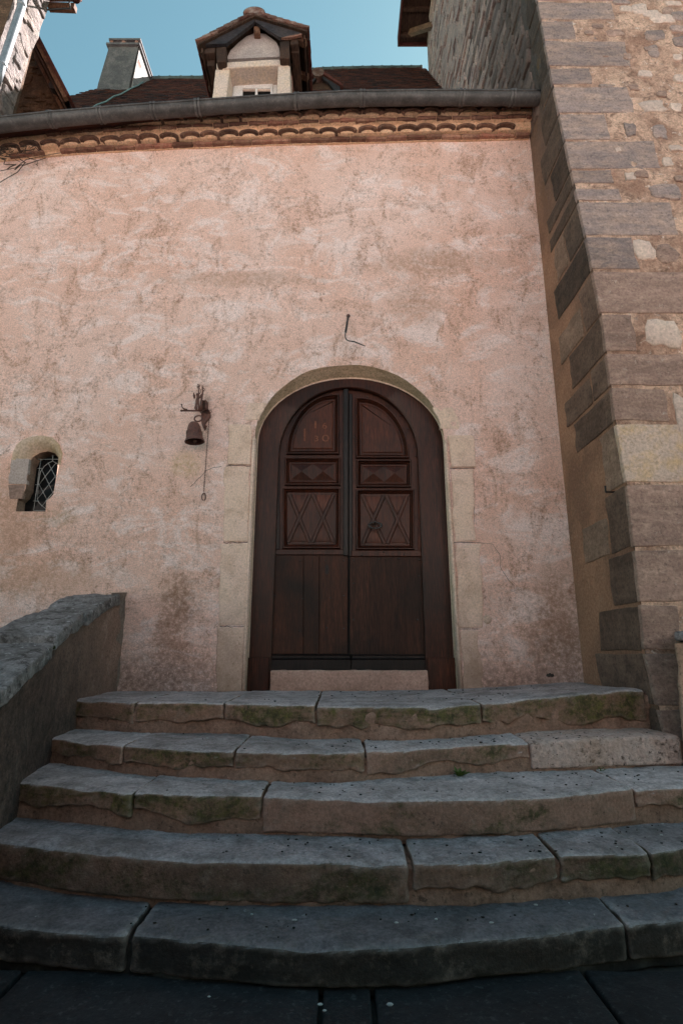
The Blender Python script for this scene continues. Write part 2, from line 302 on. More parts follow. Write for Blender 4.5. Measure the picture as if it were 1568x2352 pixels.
M['brick'] = weathered('terracotta_flat_brick', (.27, .115, .080), (.19, .10, .075), (.40, .23, .155), spk=(.07, .035, .025), big=3, mid=12, vary=.45, b=(.6, .008), spk2=(.60, .43, .31))
M['genoise_mortar'] = weathered('sandy_cornice_mortar', (.84, .53, .34), (.70, .44, .28), (.88, .62, .43), spk=(.25, .14, .08), vary=0, b=(.8, .015), big=2)
M['roof'] = weathered('dark_roof_tile', (.075, .026, .018), (.048, .022, .018), (.11, .036, .022), big=.5, mid=2.5, stretch=(1, 1, 5), vary=0, b=(.7, .02))
M['dormer_tile'] = weathered('lichened_plain_tile', (.20, .105, .080), (.115, .042, .032), (.30, .24, .21), spk=(.05, .03, .025), big=3, mid=12, vary=.4, b=(.7, .01))
M['dormer_tile_dark'] = weathered('dark_red_plain_tile', (.095, .028, .022), (.13, .04, .03), (.06, .022, .02), big=3, mid=12, vary=.25, b=(.7, .01))
M['ridge'] = weathered('verdigris_ridge', (.10, .125, .12), (.075, .085, .085), (.16, .20, .19), vary=.15)
M['cable'] = weathered('verdigris_cable', (.22, .33, .32), (.18, .27, .27), (.28, .38, .36), vary=0)
M['dormer_stone'] = weathered('pale_dormer_stone', (.70, .55, .46), (.66, .53, .46), (.74, .57, .42), spk=(.35, .24, .17), spkamt=.4, vary=.06, b=(.35, .006))
M['dormer_soffit'] = weathered('lichen_stained_lintel', (.55, .41, .25), (.44, .33, .18), (.32, .24, .12), spk=(.18, .13, .07), big=2.5, vary=0, b=(.5, .01))
M['gable_plaster'] = weathered('grey_pink_gable_render', (.46, .37, .34), (.40, .33, .31), (.52, .43, .39), spk=(.25, .2, .18), spkamt=.5, vary=0, b=(.4, .008), fine=60)
M['white'] = weathered('white_paint', (.78, .77, .76), (.72, .70, .69), (.80, .79, .78), vary=0, rough=.5, b=(.1, .002), fine=80)
M['chimney'] = weathered('sooty_chimney_render', (.16, .15, .155), (.105, .10, .105), (.23, .205, .20), spk=(.06, .055, .055), big=1.3, mid=5, vary=0, b=(.6, .02))
M['chimney_side'] = weathered('pale_chimney_render', (.42, .40, .39), (.34, .32, .31), (.50, .47, .45), spk=(.16, .13, .12), vary=0, b=(.6, .02))
M['chimney_brick'] = weathered('chimney_brick', (.36, .17, .12), (.28, .14, .11), (.42, .25, .2), vary=.25)
M['leftwall'] = weathered('pale_rough_stonework', (.27, .232, .22), (.35, .275, .235), (.19, .155, .15), spk=(.14, .11, .10), big=1.8, mid=7, vary=.15, b=(1.0, .045), fine=28)
M['brownwall'] = weathered('brown_rubble_gable', (.17, .095, .058), (.12, .070, .046), (.24, .14, .085), spk=(.05, .03, .02), big=1.6, mid=6, vary=.3, b=(1.0, .04))
M['moss'] = weathered('dry_moss', (.05, .052, .018), (.07, .062, .022), (.03, .03, .012), vary=0, b=(1, .02))
M['leaf'] = weathered('green_weed', (.06, .11, .02), (.08, .13, .03), (.05, .08, .02), vary=.2, rough=.6)
M['hedge'] = weathered('shade_hedge_leaf', (.025, .032, .014), (.035, .042, .018), (.018, .022, .010), vary=0)
M['debris'] = weathered('dark_litter', (.018, .016, .015), (.03, .025, .02), (.04, .03, .02), vary=.2)
M['pebble'] = weathered('white_chip', (.48, .47, .46), (.40, .39, .38), (.55, .54, .52), vary=.2)
M['vine'] = weathered('dead_vine', (.07, .05, .04), (.10, .075, .06), (.05, .035, .03), vary=.1)
M['dark'] = weathered('dark_interior', (.008, .007, .007), (.01, .009, .009), (.012, .01, .01), vary=0)
M['carved'] = weathered('scratched_red_oak', (.24, .095, .055), (.19, .07, .042), (.28, .12, .075), vary=0)
M['bounce_wall'] = weathered('bounce_house_render', (.68, .60, .56), (.62, .54, .51), (.72, .64, .60), vary=0)
def glassmat():
    s = NT('dark_window_glass'); return s.fin((.012, .012, .012), .12, .12)
M['glass'] = glassmat()

# ------------------------------------------------------------------ mesh helpers
class MB:
    def __init__(s): s.v = []; s.f = []
    def add(s, vs, fs):
        o = len(s.v); s.v += [Vector(p) for p in vs]; s.f += [tuple(i + o for i in f) for f in fs]; return s
    def hexa(s, c):                                  # 8 corners: 0-3 bottom ring, 4-7 top ring
        return s.add(c, [(0, 3, 2, 1), (4, 5, 6, 7), (0, 1, 5, 4), (1, 2, 6, 5), (2, 3, 7, 6), (3, 0, 4, 7)])
    def box(s, a, b):
        x0, y0, z0 = a; x1, y1, z1 = b
        return s.hexa([(x0, y0, z0), (x1, y0, z0), (x1, y1, z0), (x0, y1, z0), (x0, y0, z1), (x1, y0, z1), (x1, y1, z1), (x0, y1, z1)])
    def slab(s, pts, off):                           # polygon extruded by the vector off
        n = len(pts); off = Vector(off); a = [Vector(p) for p in pts]
        return s.add(a + [p + off for p in a], [tuple(range(n)), tuple(range(2 * n - 1, n - 1, -1))] +
                     [(i, i + n, (i + 1) % n + n, (i + 1) % n) for i in range(n)])
    def beam(s, p, q, w, h, up=(0, 0, 1)):           # rectangular bar from p to q
        p = Vector(p); q = Vector(q); d = (q - p).normalized(); sx = d.cross(Vector(up)).normalized(); u = sx.cross(d)
        c = []
        for e in (p, q):
            c += [e - sx * w / 2 - u * h / 2, e + sx * w / 2 - u * h / 2, e + sx * w / 2 + u * h / 2, e - sx * w / 2 + u * h / 2]
        return s.add(c, [(0, 3, 2, 1), (4, 5, 6, 7), (0, 1, 5, 4), (1, 2, 6, 5), (2, 3, 7, 6), (3, 0, 4, 7)])
    def tube(s, pts, r, seg=8, close=False):
        pts = [Vector(p) for p in pts]; n = len(pts); rr = r if isinstance(r, (list, tuple)) else [r] * n
        o = len(s.v); prev = None
        for i, p in enumerate(pts):
            if close: d = (pts[(i + 1) % n] - pts[i - 1])
            else: d = pts[min(i + 1, n - 1)] - pts[max(i - 1, 0)]
            d.normalize()
            if prev is None:
                a = d.cross(Vector((0, 0, 1)));
                if a.length < .05: a = d.cross(Vector((0, 1, 0)))
            else: a = prev - d * prev.dot(d)
            a.normalize(); prev = a; b = d.cross(a)
            for k in range(seg):
                t = 2 * math.pi * k / seg; s.v.append(p + (a * math.cos(t) + b * math.sin(t)) * rr[i])
        for i in range(n if close else n - 1):
            j = (i + 1) % n
            for k in range(seg):
                l = (k + 1) % seg; s.f.append((o + i * seg + k, o + i * seg + l, o + j * seg + l, o + j * seg + k))
        if not close:
            s.f.append(tuple(o + k for k in range(seg - 1, -1, -1))); s.f.append(tuple(o + (n - 1) * seg + k for k in range(seg)))
        return s
    def lathe(s, c, prof, seg=24, axis=None):        # profile [(radius, height)] about a (tilted) axis
        c = Vector(c); ax = Vector(axis or (0, 0, 1)).normalized(); a = ax.cross(Vector((0, 1, 0))).normalized(); b = ax.cross(a)
        o = len(s.v)
        for r, h in prof:
            for k in range(seg):
                t = 2 * math.pi * k / seg; s.v.append(c + ax * h + (a * math.cos(t) + b * math.sin(t)) * r)
        for i in range(len(prof) - 1):
            for k in range(seg):
                l = (k + 1) % seg; s.f.append((o + i * seg + k, o + i * seg + l, o + (i + 1) * seg + l, o + (i + 1) * seg + k))
        return s
    def ball(s, c, r, seg=8, rings=5, sq=(1, 1, 1)):
        c = Vector(c); o = len(s.v)
        for i in range(rings + 1):
            ph = math.pi * i / rings
            for k in range(seg):
                t = 2 * math.pi * k / seg
                s.v.append(c + Vector((math.sin(ph) * math.cos(t) * r * sq[0], math.sin(ph) * math.sin(t) * r * sq[1], math.cos(ph) * r * sq[2])))
        for i in range(rings):
            for k in range(seg):
                l = (k + 1) % seg; s.f.append((o + i * seg + k, o + (i + 1) * seg + k, o + (i + 1) * seg + l, o + i * seg + l))
        return s
    def grid(s, fn, nu, nv):
        o = len(s.v)
        for j in range(nv + 1):
            for i in range(nu + 1): s.v.append(Vector(fn(i / nu, j / nv)))
        for j in range(nv):
            for i in range(nu):
                a = o + j * (nu + 1) + i; s.f.append((a, a + 1, a + nu + 2, a + nu + 1))
        return s

WORLD = {}
def empty(name, loc, label=None, cat=None, group=None, kind=None, parent=None):
    o = bpy.data.objects.new(name, None); COL.objects.link(o); o.empty_display_size = .2
    place(o, Vector(loc), parent); tag(o, label, cat, group, kind); return o
def place(o, w, parent):
    WORLD[o.name] = Vector(w)
    if parent is not None: o.parent = parent; o.location = Vector(w) - WORLD[parent.name]
    else: o.location = w
def tag(o, label=None, cat=None, group=None, kind=None):
    for k, v in (('label', label), ('category', cat), ('group', group), ('kind', kind)):
        if v: o[k] = v
    return o
def build(name, mb, mat, parent=None, smooth=False, loc=None, **t):
    me = bpy.data.meshes.new(name)
    if loc is None:
        loc = sum(mb.v, Vector()) / len(mb.v)
        if parent is None: loc.z = min(p.z for p in mb.v)
    me.from_pydata([tuple(p - loc) for p in mb.v], [], mb.f); me.update()
    bm = bmesh.new(); bm.from_mesh(me); bmesh.ops.recalc_face_normals(bm, faces=bm.faces); bm.to_mesh(me); bm.free()
    if smooth:
        me.shade_smooth()
        if smooth != True: me.set_sharp_from_angle(angle=R(smooth))
    me.materials.append(M[mat]); o = bpy.data.objects.new(name, me); COL.objects.link(o); place(o, loc, parent)
    tag(o, **t); return o
def copy_at(src, w, parent, rot=None, scale=None, name=None):
    c = src.copy(); COL.objects.link(c); place(c, w, parent)
    if rot is not None: c.rotation_euler = rot
    if scale is not None: c.scale = scale
    return c

def rock(dims, fmap, step=.03, r=.012, amp=.004, seed=0, freq=9, lump=0.0, lumpf=2.5):
    """a worn block: subdivided box of size dims, rounded arrises, pitted faces, then fmap((x,y,z)) puts it in place"""
    ax = []
    for L in dims:
        rr = min(r, L * .3); n = max(1, int(round((L - 2 * rr) / step)))
        ax.append([0, rr * .45] + [lerp(rr, L - rr, i / n) for i in range(n + 1)] + [L - rr * .45, L])
    idx = {}; mb = MB(); n = [len(a) - 1 for a in ax]; rr = [min(r, L * .3) for L in dims]
    def vid(i, j, k):
        key = (i, j, k)
        if key in idx: return idx[key]
        p = [ax[0][i], ax[1][j], ax[2][k]]
        q = [min(max(p[a], rr[a]), dims[a] - rr[a]) for a in range(3)]
        d = Vector([(p[a] - q[a]) / rr[a] for a in range(3)]); nn = d.normalized() if d.length > 0 else Vector((0, 0, 1))
        e = Vector([q[a] + nn[a] * rr[a] for a in range(3)])
        s1 = e * freq + Vector((seed * 7.3, seed * 3.1, seed)); s2 = e * lumpf + Vector((seed, seed * 5.7, 0))
        e += nn * (mn.fractal(s1, 1.0, 2.0, 3) * amp * 1.3 + mn.noise(s2) * lump)
        idx[key] = len(mb.v); mb.v.append(Vector(fmap(e))); return idx[key]
    for a in range(3):
        b, c = (a + 1) % 3, (a + 2) % 3
        for side in (0, n[a]):
            for i in range(n[b]):
                for j in range(n[c]):
                    qd = []
                    for di, dj in ((0, 0), (1, 0), (1, 1), (0, 1)):
                        k = [0, 0, 0]; k[a] = side; k[b] = i + di; k[c] = j + dj; qd.append(vid(*k))
                    mb.f.append(tuple(qd))
    return mb

# ================================================================== THE SETTING: ground and paving
ground = build('ground', MB().grid(lambda u, v: (lerp(-60, 60, u), lerp(-60, 60, v), -.035), 12, 12), 'ground', loc=Vector((0, 0, 0)), kind='structure')
gx = [-4.2, -3.2, -2.3, -1.25, AZ(736, 2300, 0).x, AZ(854, 2300, 0).x + .004, .95, 1.75, 2.75, 3.7]
for ri, (ya, yb) in enumerate(((1.75, 2.62), (1.05, 1.73), (.3, 1.03), (-.6, .28))):
    off = [0, .35, -.2, .25][ri]
    for i in range(len(gx) - 1):
        a, b = gx[i] + off, gx[i + 1] + off
        dz = random.uniform(-.003, .003)
        build('paving_slab', rock((b - a - .018, yb - ya - .02, .05), lambda p, a=a, ya=ya, dz=dz: (a + .009 + p.x, ya + .01 + p.y, -.044 + p.z + dz), .12, .010, .002, i + ri * 11, 5, .003), 'paving', ground, 60)

M['bounce_gravel'] = weathered('pale_bounce_gravel', (.60, .55, .52), (.54, .49, .47), (.66, .60, .57), vary=0)  # unseen ground, made pale to bounce sunlight onto the facade
build('bounce_yard', MB().add([(-30, -40, -.03), (30, -40, -.03), (30, -3.2, -.03), (-30, -3.2, -.03)], [(0, 1, 2, 3)]), 'bounce_gravel', None, kind='structure')
# ================================================================== STEPS
# front edges of the five treads: (px, py) read on the photograph, z of each tread; ends of the two top steps ride up on the right
ZT = [EYE - .332, EYE - .542, EYE - .706, EYE - .888, EYE - 1.071]
ZB = ZT[1:] + [0.0]
EDGE = [
 [(120, 1600, 0), (170, 1606, 0), (240, 1608, 0), (310, 1611, 0), (515, 1613, 0), (725, 1620, 0), (860, 1620, 0), (984, 1620, .004), (1104, 1613, .010), (1234, 1601, .035), (1330, 1593, .055), (1432, 1586, .072)],
 [(60, 1684, 0), (117, 1693, 0), (200, 1702, 0), (280, 1711, 0), (535, 1724, 0), (784, 1728, 0), (900, 1721, 0), (1034, 1714, 0), (1199, 1704, .010), (1334, 1698, .018), (1495, 1689, .027)],
 [(-40, 1784, 0), (47, 1796, 0), (165, 1808, 0), (305, 1821, 0), (595, 1828, 0), (784, 1833, 0), (934, 1837, 0), (1134, 1833, 0), (1334, 1821, 0), (1446, 1810, 0), (1568, 1804, 0), (1800, 1790, 0)],
 [(-200, 1905, 0), (0, 1931, 0), (150, 1951, 0), (300, 1966, 0), (500, 1976, 0), (784, 1977, 0), (929, 1978, 0), (1084, 1978, 0), (1184, 1971, 0), (1296, 1964, 0), (1499, 1956, 0), (1568, 1941, 0), (1800, 1915, 0)],
 [(-300, 2085, 0), (0, 2121, 0), (140, 2133, 0), (280, 2143, 0), (450, 2156, 0), (600, 2168, 0), (784, 2176, 0), (934, 2171, 0), (1084, 2156, 0), (1234, 2143, 0), (1434, 2121, 0), (1568, 2111, 0), (1900, 2080, 0)]]
FRONT, LIFT = [], []
for k in range(5):
    fr, lf = [], []
    for px, py, dz in EDGE[k]:
        p = AZ(px, py, ZT[k] + dz); fr.append((p.x, p.y)); lf.append((p.x, dz))
    FRONT.append(fr); LIFT.append(lf)
def front(k, x):                       # lightly smoothed
    return (interp(FRONT[k], x - .08) + interp(FRONT[k], x) * 2 + interp(FRONT[k], x + .08)) / 4
def lift(k, x): return interp(LIFT[k], x)
JOINT = [[None, 310, 515, 725, 1096, None], [None, 283, 538, 838, 1207, None], [None, 305, 602, 1455, None], [None, 940, 1283, 1493, None], [None, 297, 1437, None]]
XEND = [(-2.06, 2.175), (-2.03, 2.19), (-1.96, 3.4), (-2.05, 3.4), (-2.4, 3.4)]
FULL = {(2, 2), (3, 0), (4, 1), (4, 0), (1, 4), (4, 2)}     # blocks that reach right down to the tread below
CLEAN = {(1, 4), (2, 2), (2, 3), (1, 3)}
steps = empty('stone_steps', (0, 3.2, 0), 'worn mossy stone staircase of five curved steps below the arched door', 'steps')
for k in range(5):
    xa, xb = XEND[k]
    jx = [xa] + [AZ(j, interp([(a, b) for a, b, c in EDGE[k]], j), ZT[k]).x for j in JOINT[k][1:-1]] + [xb]
    back = (lambda x: D + .02) if k == 0 else (lambda x, k=k: front(k - 1, x) + .10)
    # mortar core of the step
    xe = xb + .01
    def core(p, k=k, xa=xa):
        x = xa - .02 + p.x; f = front(k, x) + .020 + nz(x, k, 3, 6) * .006; b = back(x) + .3 if k else D + .02
        zt = ZT[k] + lift(k, x) - .035; zb = ZB[k] - .03
        return (x, f + (b - f) * (p.y / .5), lerp(zb, zt, p.z / .2))
    st = build('step', rock((xe - xa + .04, .5, .2), core, .04, .012, .010, k * 3 + 1, 9, .008), 'crack' if k == 4 else 'step_mortar', steps, 50)
    for i in range(len(jx) - 1):
        a, b = jx[i], jx[i + 1]; full = (k, i) in FULL
        gap = .010 if (k, i) not in {(4, 0), (3, 1)} else .028
        sl = random.uniform(-.05, .05) if i else 0
        seed = k * 17 + i * 5 + 3
        H = ZT[k] - ZB[k]
        def blk(p, k=k, a=a, b=b, full=full, seed=seed, H=H, gap=gap):
            L = b - a
            x = a + gap / 2 + p.x * (L - gap) / L
            f = front(k, x) + nz(x, seed, k, 1.7) * .007 + nz(x, seed, k, 5) * .005 + nz(x, seed, p.z * 2, 17) * .003
            bk = back(x); t = p.y / .5
            y = f + p.y if p.y < .06 else lerp(f + .06, bk, (p.y - .06) / .44)
            frac = (.012 / H if full else .36 + nz(x * 3.3, seed * 2.1, k, 1) * .28 + nz(x * 11, seed, k, 1) * .12)
            zt = ZT[k] + lift(k, x) + nz(x, y, seed, 1.6) * .009 + nz(x, y, seed, 6) * .003 - max(0, nz(x, seed, k, 4) - .15) * .025 * math.exp(-((y - f) / .05) ** 2) - .006 * math.exp(-((y - f) / .04) ** 2)
            zb = ZB[k] + H * max(.02, frac)
            h = p.z / .2
            return (x + sl * (y - f) * .4, y - (0 if full else 0) , lerp(zb, zt, h))
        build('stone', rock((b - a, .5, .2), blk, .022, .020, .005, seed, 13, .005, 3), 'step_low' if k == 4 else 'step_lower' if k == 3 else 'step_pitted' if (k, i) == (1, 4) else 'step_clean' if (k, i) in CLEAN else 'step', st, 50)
# sill stone under the door leaves
zs_ = A(800, 1540, D + .13).z
build('door_sill_stone', rock((A(984, 1590, D + .13).x - A(619, 1590, D + .13).x, .3, zs_ - ZT[0] + .02), lambda p: (A(619, 1590, D + .13).x + p.x, D + .13 + p.y, ZT[0] - .02 + p.z), .03, .012, .005, 5, 9, .006), 'sill', steps, 50)

# ================================================================== PLASTERED HOUSE
house = empty('plastered_house', (0, D, 0), 'pink roughcast house with arched oak door, tiled cornice and a dormer', 'house')
ZTOP = [(A(x, y, D).x, A(x, y, D).z) for x, y in ((-120, 392), (0, 372), (120, 359), (250, 350), (420, 343), (620, 335), (784, 330), (1000, 325), (1192, 321))]
XL, XR = -6.2, 2.235
ZTOP = [(XL, ZTOP[0][1] - .18)] + ZTOP + [(XR + .1, ZTOP[-1][1])]
def ztop(x): return interp(ZTOP, x)
def arch_outline(bl, sl, top, sr, br, Y, n=28):
    bl, sl, top, sr, br = [A(p[0], p[1], Y) for p in (bl, sl, top, sr, br)]
    pts = [bl.lerp(sl, i / 8) for i in range(8)]
    cx = (sl.x + sr.x) / 2; w = (sr.x - sl.x) / 2; zs = (sl.z + sr.z) / 2; h = top.z - zs
    for i in range(n + 1):
        t = math.pi * (1 - i / n); pts.append(Vector((cx + w * math.cos(t), Y, lerp(sl.z, sr.z, i / n) + h * math.sin(t))))
    return pts + [sr.lerp(br, i / 8) for i in range(1, 9)]
OUT = arch_outline((561, 1590), (586, 1006), (803, 837), (1020, 1012), (1056, 1590), D)
for i, p in enumerate(OUT):
    if 8 <= i <= 36: p.x += nz(i * .37, 2, 5) * .012; p.z += nz(i * .31, 8, 1) * .014
OUT[0].z = OUT[-1].z = ZT[0] - .05
INN = arch_outline((567, 1590), (591, 1018), (805, 869), (1019, 1020), (1047, 1590), D + .17)
INN[0].z = INN[-1].z = ZT[0] - .05
WINO = [A(x, y, D + dy) for x, y, dy in ((37, 1175, 0), (41, 1148, 0), (52, 1138, 0), (60, 1122, 0), (64, 1090, 0), (68, 1064, .03), (76, 1050, .06), (92, 1040, .07), (112, 1036, .07), (127, 1041, .07), (135, 1054, .06), (130, 1095, .02), (123, 1135, 0), (115, 1144, 0), (107, 1150, 0), (105, 1175, 0))]
WINH = [A(x, y, D) for x, y in ((37, 1175), (41, 1148), (52, 1138), (60, 1122), (64, 1090), (66, 1060), (30, 1054), (31, 1038), (39, 1022), (52, 1011), (68, 1005), (93, 1002), (118, 1006), (134, 1020), (142, 1042), (137, 1064), (130, 1095), (123, 1135), (115, 1144), (107, 1150), (105, 1175))]
def inside(x, z, poly):
    c = False; n = len(poly)
    for i in range(n):
        a, b = poly[i], poly[i - 1]
        if (a.z > z) != (b.z > z) and x < (b.x - a.x) * (z - a.z) / (b.z - a.z) + a.x: c = not c
    return c
def wall_mesh():
    outer = [Vector((XR, 0, -.05))] + [Vector((lerp(XR, XL, i / 60), 0, ztop(lerp(XR, XL, i / 60)) + .03)) for i in range(61)] + [Vector((XL, 0, -.05))]
    vs, es = [], []
    for poly in (outer, OUT, WINH):
        o = len(vs); vs += [(p.x, p.z) for p in poly]; es += [(o + i, o + (i + 1) % len(poly)) for i in range(len(poly))]
    x = XL + .05
    while x < XR - .03:
        z = 0
        while z < 8:
            jx, jz = x + random.uniform(-.01, .01), z + random.uniform(-.01, .01)
            if z < ztop(x) - .02 and not inside(jx, jz, OUT) and not inside(jx, jz, WINH) and (x > -4.2 or int(z * 20) % 4 == 0): vs.append((jx, jz))
            z += .055
        x += .055
    r = delaunay_2d_cdt([Vector(v) for v in vs], es, [], 0, 1e-5)
    mb = MB(); V = r[0]
    for v in V:
        amp = 1.0
        y = D + (mn.fractal(Vector((v.x * 1.1, 3, v.y * 1.1)), 1, 2, 4) * .012 + nz(v.x, 0, v.y, 7) * .004)
        mb.v.append(Vector((v.x, y, v.y)))
    for f in r[2]:
        cx = sum(V[i].x for i in f) / 3; cz = sum(V[i].y for i in f) / 3
        if inside(cx, cz, OUT) or inside(cx, cz, WINH) or not inside(cx, cz, outer): continue
        mb.f.append(tuple(f))
    return mb
build('wall', wall_mesh(), 'plaster', house, True)
# side and back walls so that the house is a body
hb = MB().box((XL, D + .02, 0), (XL + .3, 11, 7)).box((XL, 10.8, 0), (XR - .1, 11, 7))
build('rear_wall', hb, 'plaster', house)
# arch reveal, splayed
mb = MB(); n = len(OUT)
for j in range(5):
    for a, b in zip(OUT, INN):
        p = a.lerp(b, j / 4); i = len(mb.v) % n
        mb.v.append(p + Vector((nz(p.x, p.y * 3, p.z, 6) * .006, 0, nz(p.x, p.y * 3, p.z, 5) * .008)) if 0 < j < 4 else p.copy())
for j in range(4):
    for i in range(n - 1): mb.f.append((j * n + i, j * n + i + 1, (j + 1) * n + i + 1, (j + 1) * n + i))
sur = build('door_surround', mb, 'reveal', house, True)
for s_, rng in ((-1, range(0, 9)), (1, range(36, 45))):
    pts = [OUT[i] + Vector((s_ * .012, -.006, 0)) for i in rng]
    pts2 = [OUT[i].lerp(INN[i], .18) + Vector((s_ * .004, 0, 0)) for i in rng]
    build('roll_moulding', MB().tube(pts, .017, 8), 'quoin', sur, True)
    build('roll_moulding', MB().tube(pts2, .014, 8), 'quoin', sur, True)
def face_stone(px0, py0, px1, py1, mat, parent, Y=D, proud=.012, th=.05, sk=(0, 0, 0, 0), seed=0, rr=.010, name='stone'):
    q = [A(px0 + sk[0], py1, Y), A(px1 + sk[1], py1, Y), A(px1 + sk[2], py0, Y), A(px0 + sk[3], py0, Y)]
    W = (q[1] - q[0]).length; H = (q[3] - q[0]).length
    def f(p):
        u, w = p.x / W, p.z / H
        b = q[0].lerp(q[1], u).lerp(q[3].lerp(q[2], u), w)
        b = b + Vector((nz(b.z * 5, seed, 1) * .030 + nz(b.z * 17, seed, 4) * .010, 0, nz(b.x * 4, seed, 9) * .008))
        return (b.x, Y - proud + p.y, b.z)
    return build(name, rock((W, th, H), f, .035, rr, .003, seed, 9, .003), mat, parent, 50)
for i, (a, b, c, d, sk) in enumerate(((524, 975, 577, 1067, (-2, -2, 2, 2)), (515, 1072, 573, 1244, (-3, -4, 3, 2)), (507, 1249, 567, 1437, (-5, -3, 4, 0)), (499, 1442, 560, 1590, (-3, 2, 3, 0)),
                       (1032, 1000, 1090, 1073, (4, 3, -2, -4)), (1036, 1079, 1088, 1243, (6, 2, 0, 0)), (1047, 1250, 1104, 1442, (4, 6, 0, 0)), (1058, 1448, 1098, 1590, (5, 10, 0, 0)))):
    face_stone(a, b, c, d, 'quoin', sur, proud=.010, seed=i + 40, sk=sk, rr=.010)
for (x0, x1, y) in ((522, 580, 1069.5), (513, 576, 1246.5), (505, 570, 1439.5), (1032, 1090, 1076), (1040, 1090, 1246), (1050, 1102, 1445)):
    p, q = A(x0, y, D), A(x1, y, D)
    build('mortar_joint', MB().tube([p.lerp(q, i / 8) + Vector((0, -.003, nz(i, y, 1, 3) * .012)) for i in range(9)], [.0020 + .0030 * abs(nz(i * .8, y, 3, 1.3)) for i in range(9)], 5), 'crack', sur)
build('plaster_bead', MB().tube([p + Vector((0, -.006, 0)) for p in INN], .0085, 6), 'quoin', sur, True)
for a, b, c, d, sk in ((560, 925, 600, 965, (0, -6, 12, 8)), (1005, 935, 1050, 985, (4, 4, -8, -10))):
    face_stone(a, b, c, d, 'quoin', sur, proud=.005, seed=a, sk=sk, rr=.008)

# ---------------- small window
win = empty('window', A(85, 1100, D), parent=house)
ring_o = [A(x, y, D - .010) for x, y in ((27, 1056), (29, 1040), (38, 1021), (51, 1010), (68, 1003), (93, 1000), (119, 1004), (136, 1019), (144, 1042), (139, 1068))]
ring_i = [A(x, y, D + .075) for x, y in ((68, 1066), (70, 1059), (75, 1051), (83, 1045), (92, 1040), (103, 1037), (116, 1037), (128, 1042), (135, 1054), (133, 1072))]
mb = MB().grid(lambda u, v: ring_o[min(9, round(u * 9))].lerp(ring_i[min(9, round(u * 9))], v) + Vector((0, -.030 * math.sin(v * math.pi), 0)), 9, 6)
build('arch_stone', mb, 'arch_stone', win, True)
WI = [p + Vector((0, .14, 0)) for p in WINO]
mb = MB()
n = len(WINO)
for j in range(3):
    for a, b in zip(WINO, WI): mb.v.append(a.lerp(b, j / 2) + Vector((0, -.003, 0)))
for j in range(2):
    for i in range(n): mb.f.append((j * n + i, j * n + (i + 1) % n, (j + 1) * n + (i + 1) % n, (j + 1) * n + i))
build('window_reveal', mb, 'side_block_pale', win, False)
face_stone(27, 1053, 68, 1112, 'gable_plaster', win, proud=.010, seed=91, sk=(-6, -5, 0, 0), rr=.006)
face_stone(21, 1114, 60, 1146, 'block_brown', win, proud=.008, seed=92, sk=(-1, -12, 0, 0), rr=.006)
face_stone(106, 1143, 128, 1174, 'sideplaster', win, proud=-.002, seed=93, th=.1, sk=(0, 0, -2, 4))
build('window_pane', MB().slab([p + Vector((0, -.004, 0)) for p in WI], (0, .05, 0)), 'glass', win)
GY = D + .085
def gp(cx, cy): return A(cx * .1094, 980 + cy * .1094, GY)
gr = MB()
oval = [(785, 1520), (800, 1220), (845, 960), (878, 905), (930, 830), (1015, 765), (1105, 720), (1175, 762), (1225, 800), (1260, 900), (1260, 1050), (1235, 1200), (1190, 1310), (1110, 1385), (985, 1530), (885, 1665)]
gr.tube([gp(*q) for q in oval], .0032, 5)
gr.tube([gp(*q) for q in ((785, 1520), (820, 1600), (885, 1665), (960, 1720))], .0032, 5)
for l in (((860, 685), (830, 875), (785, 1210), (735, 1560), (705, 1765)), ((800, 685), (1300, 683)), ((1110, 600), (1105, 720)), ((705, 1765), (950, 1762)), ((1015, 765), (1160, 1045), (1250, 1210)),
          ((878, 905), (1030, 1210), (1110, 1385)), ((822, 1215), (985, 1530)), ((1175, 762), (945, 1050), (822, 1215)), ((1250, 930), (1160, 1045), (895, 1380), (788, 1515)), ((1240, 1210), (1110, 1385), (885, 1665)),
          ((740, 1217), (820, 1217)), ((690, 1562), (800, 1562)), ((790, 875), (880, 875))):
    gr.tube([gp(*q) for q in l], .003, 5)
for q in ((1105, 720), (1015, 765), (1175, 762), (878, 905), (1078, 875), (945, 1050), (1160, 1045), (822, 1215), (1030, 1210), (900, 1385), (1110, 1385), (788, 1515), (975, 1545), (885, 1665), (830, 875), (785, 1217), (735, 1560)):
    gr.ball(gp(*q), .006, 6, 4)
M['grille'] = weathered('galvanised_wire', (.42, .41, .40), (.36, .35, .34), (.5, .5, .48), vary=0, rough=.4, spec=.5, metal=.4)
build('window_grille', gr, 'grille', win, True)

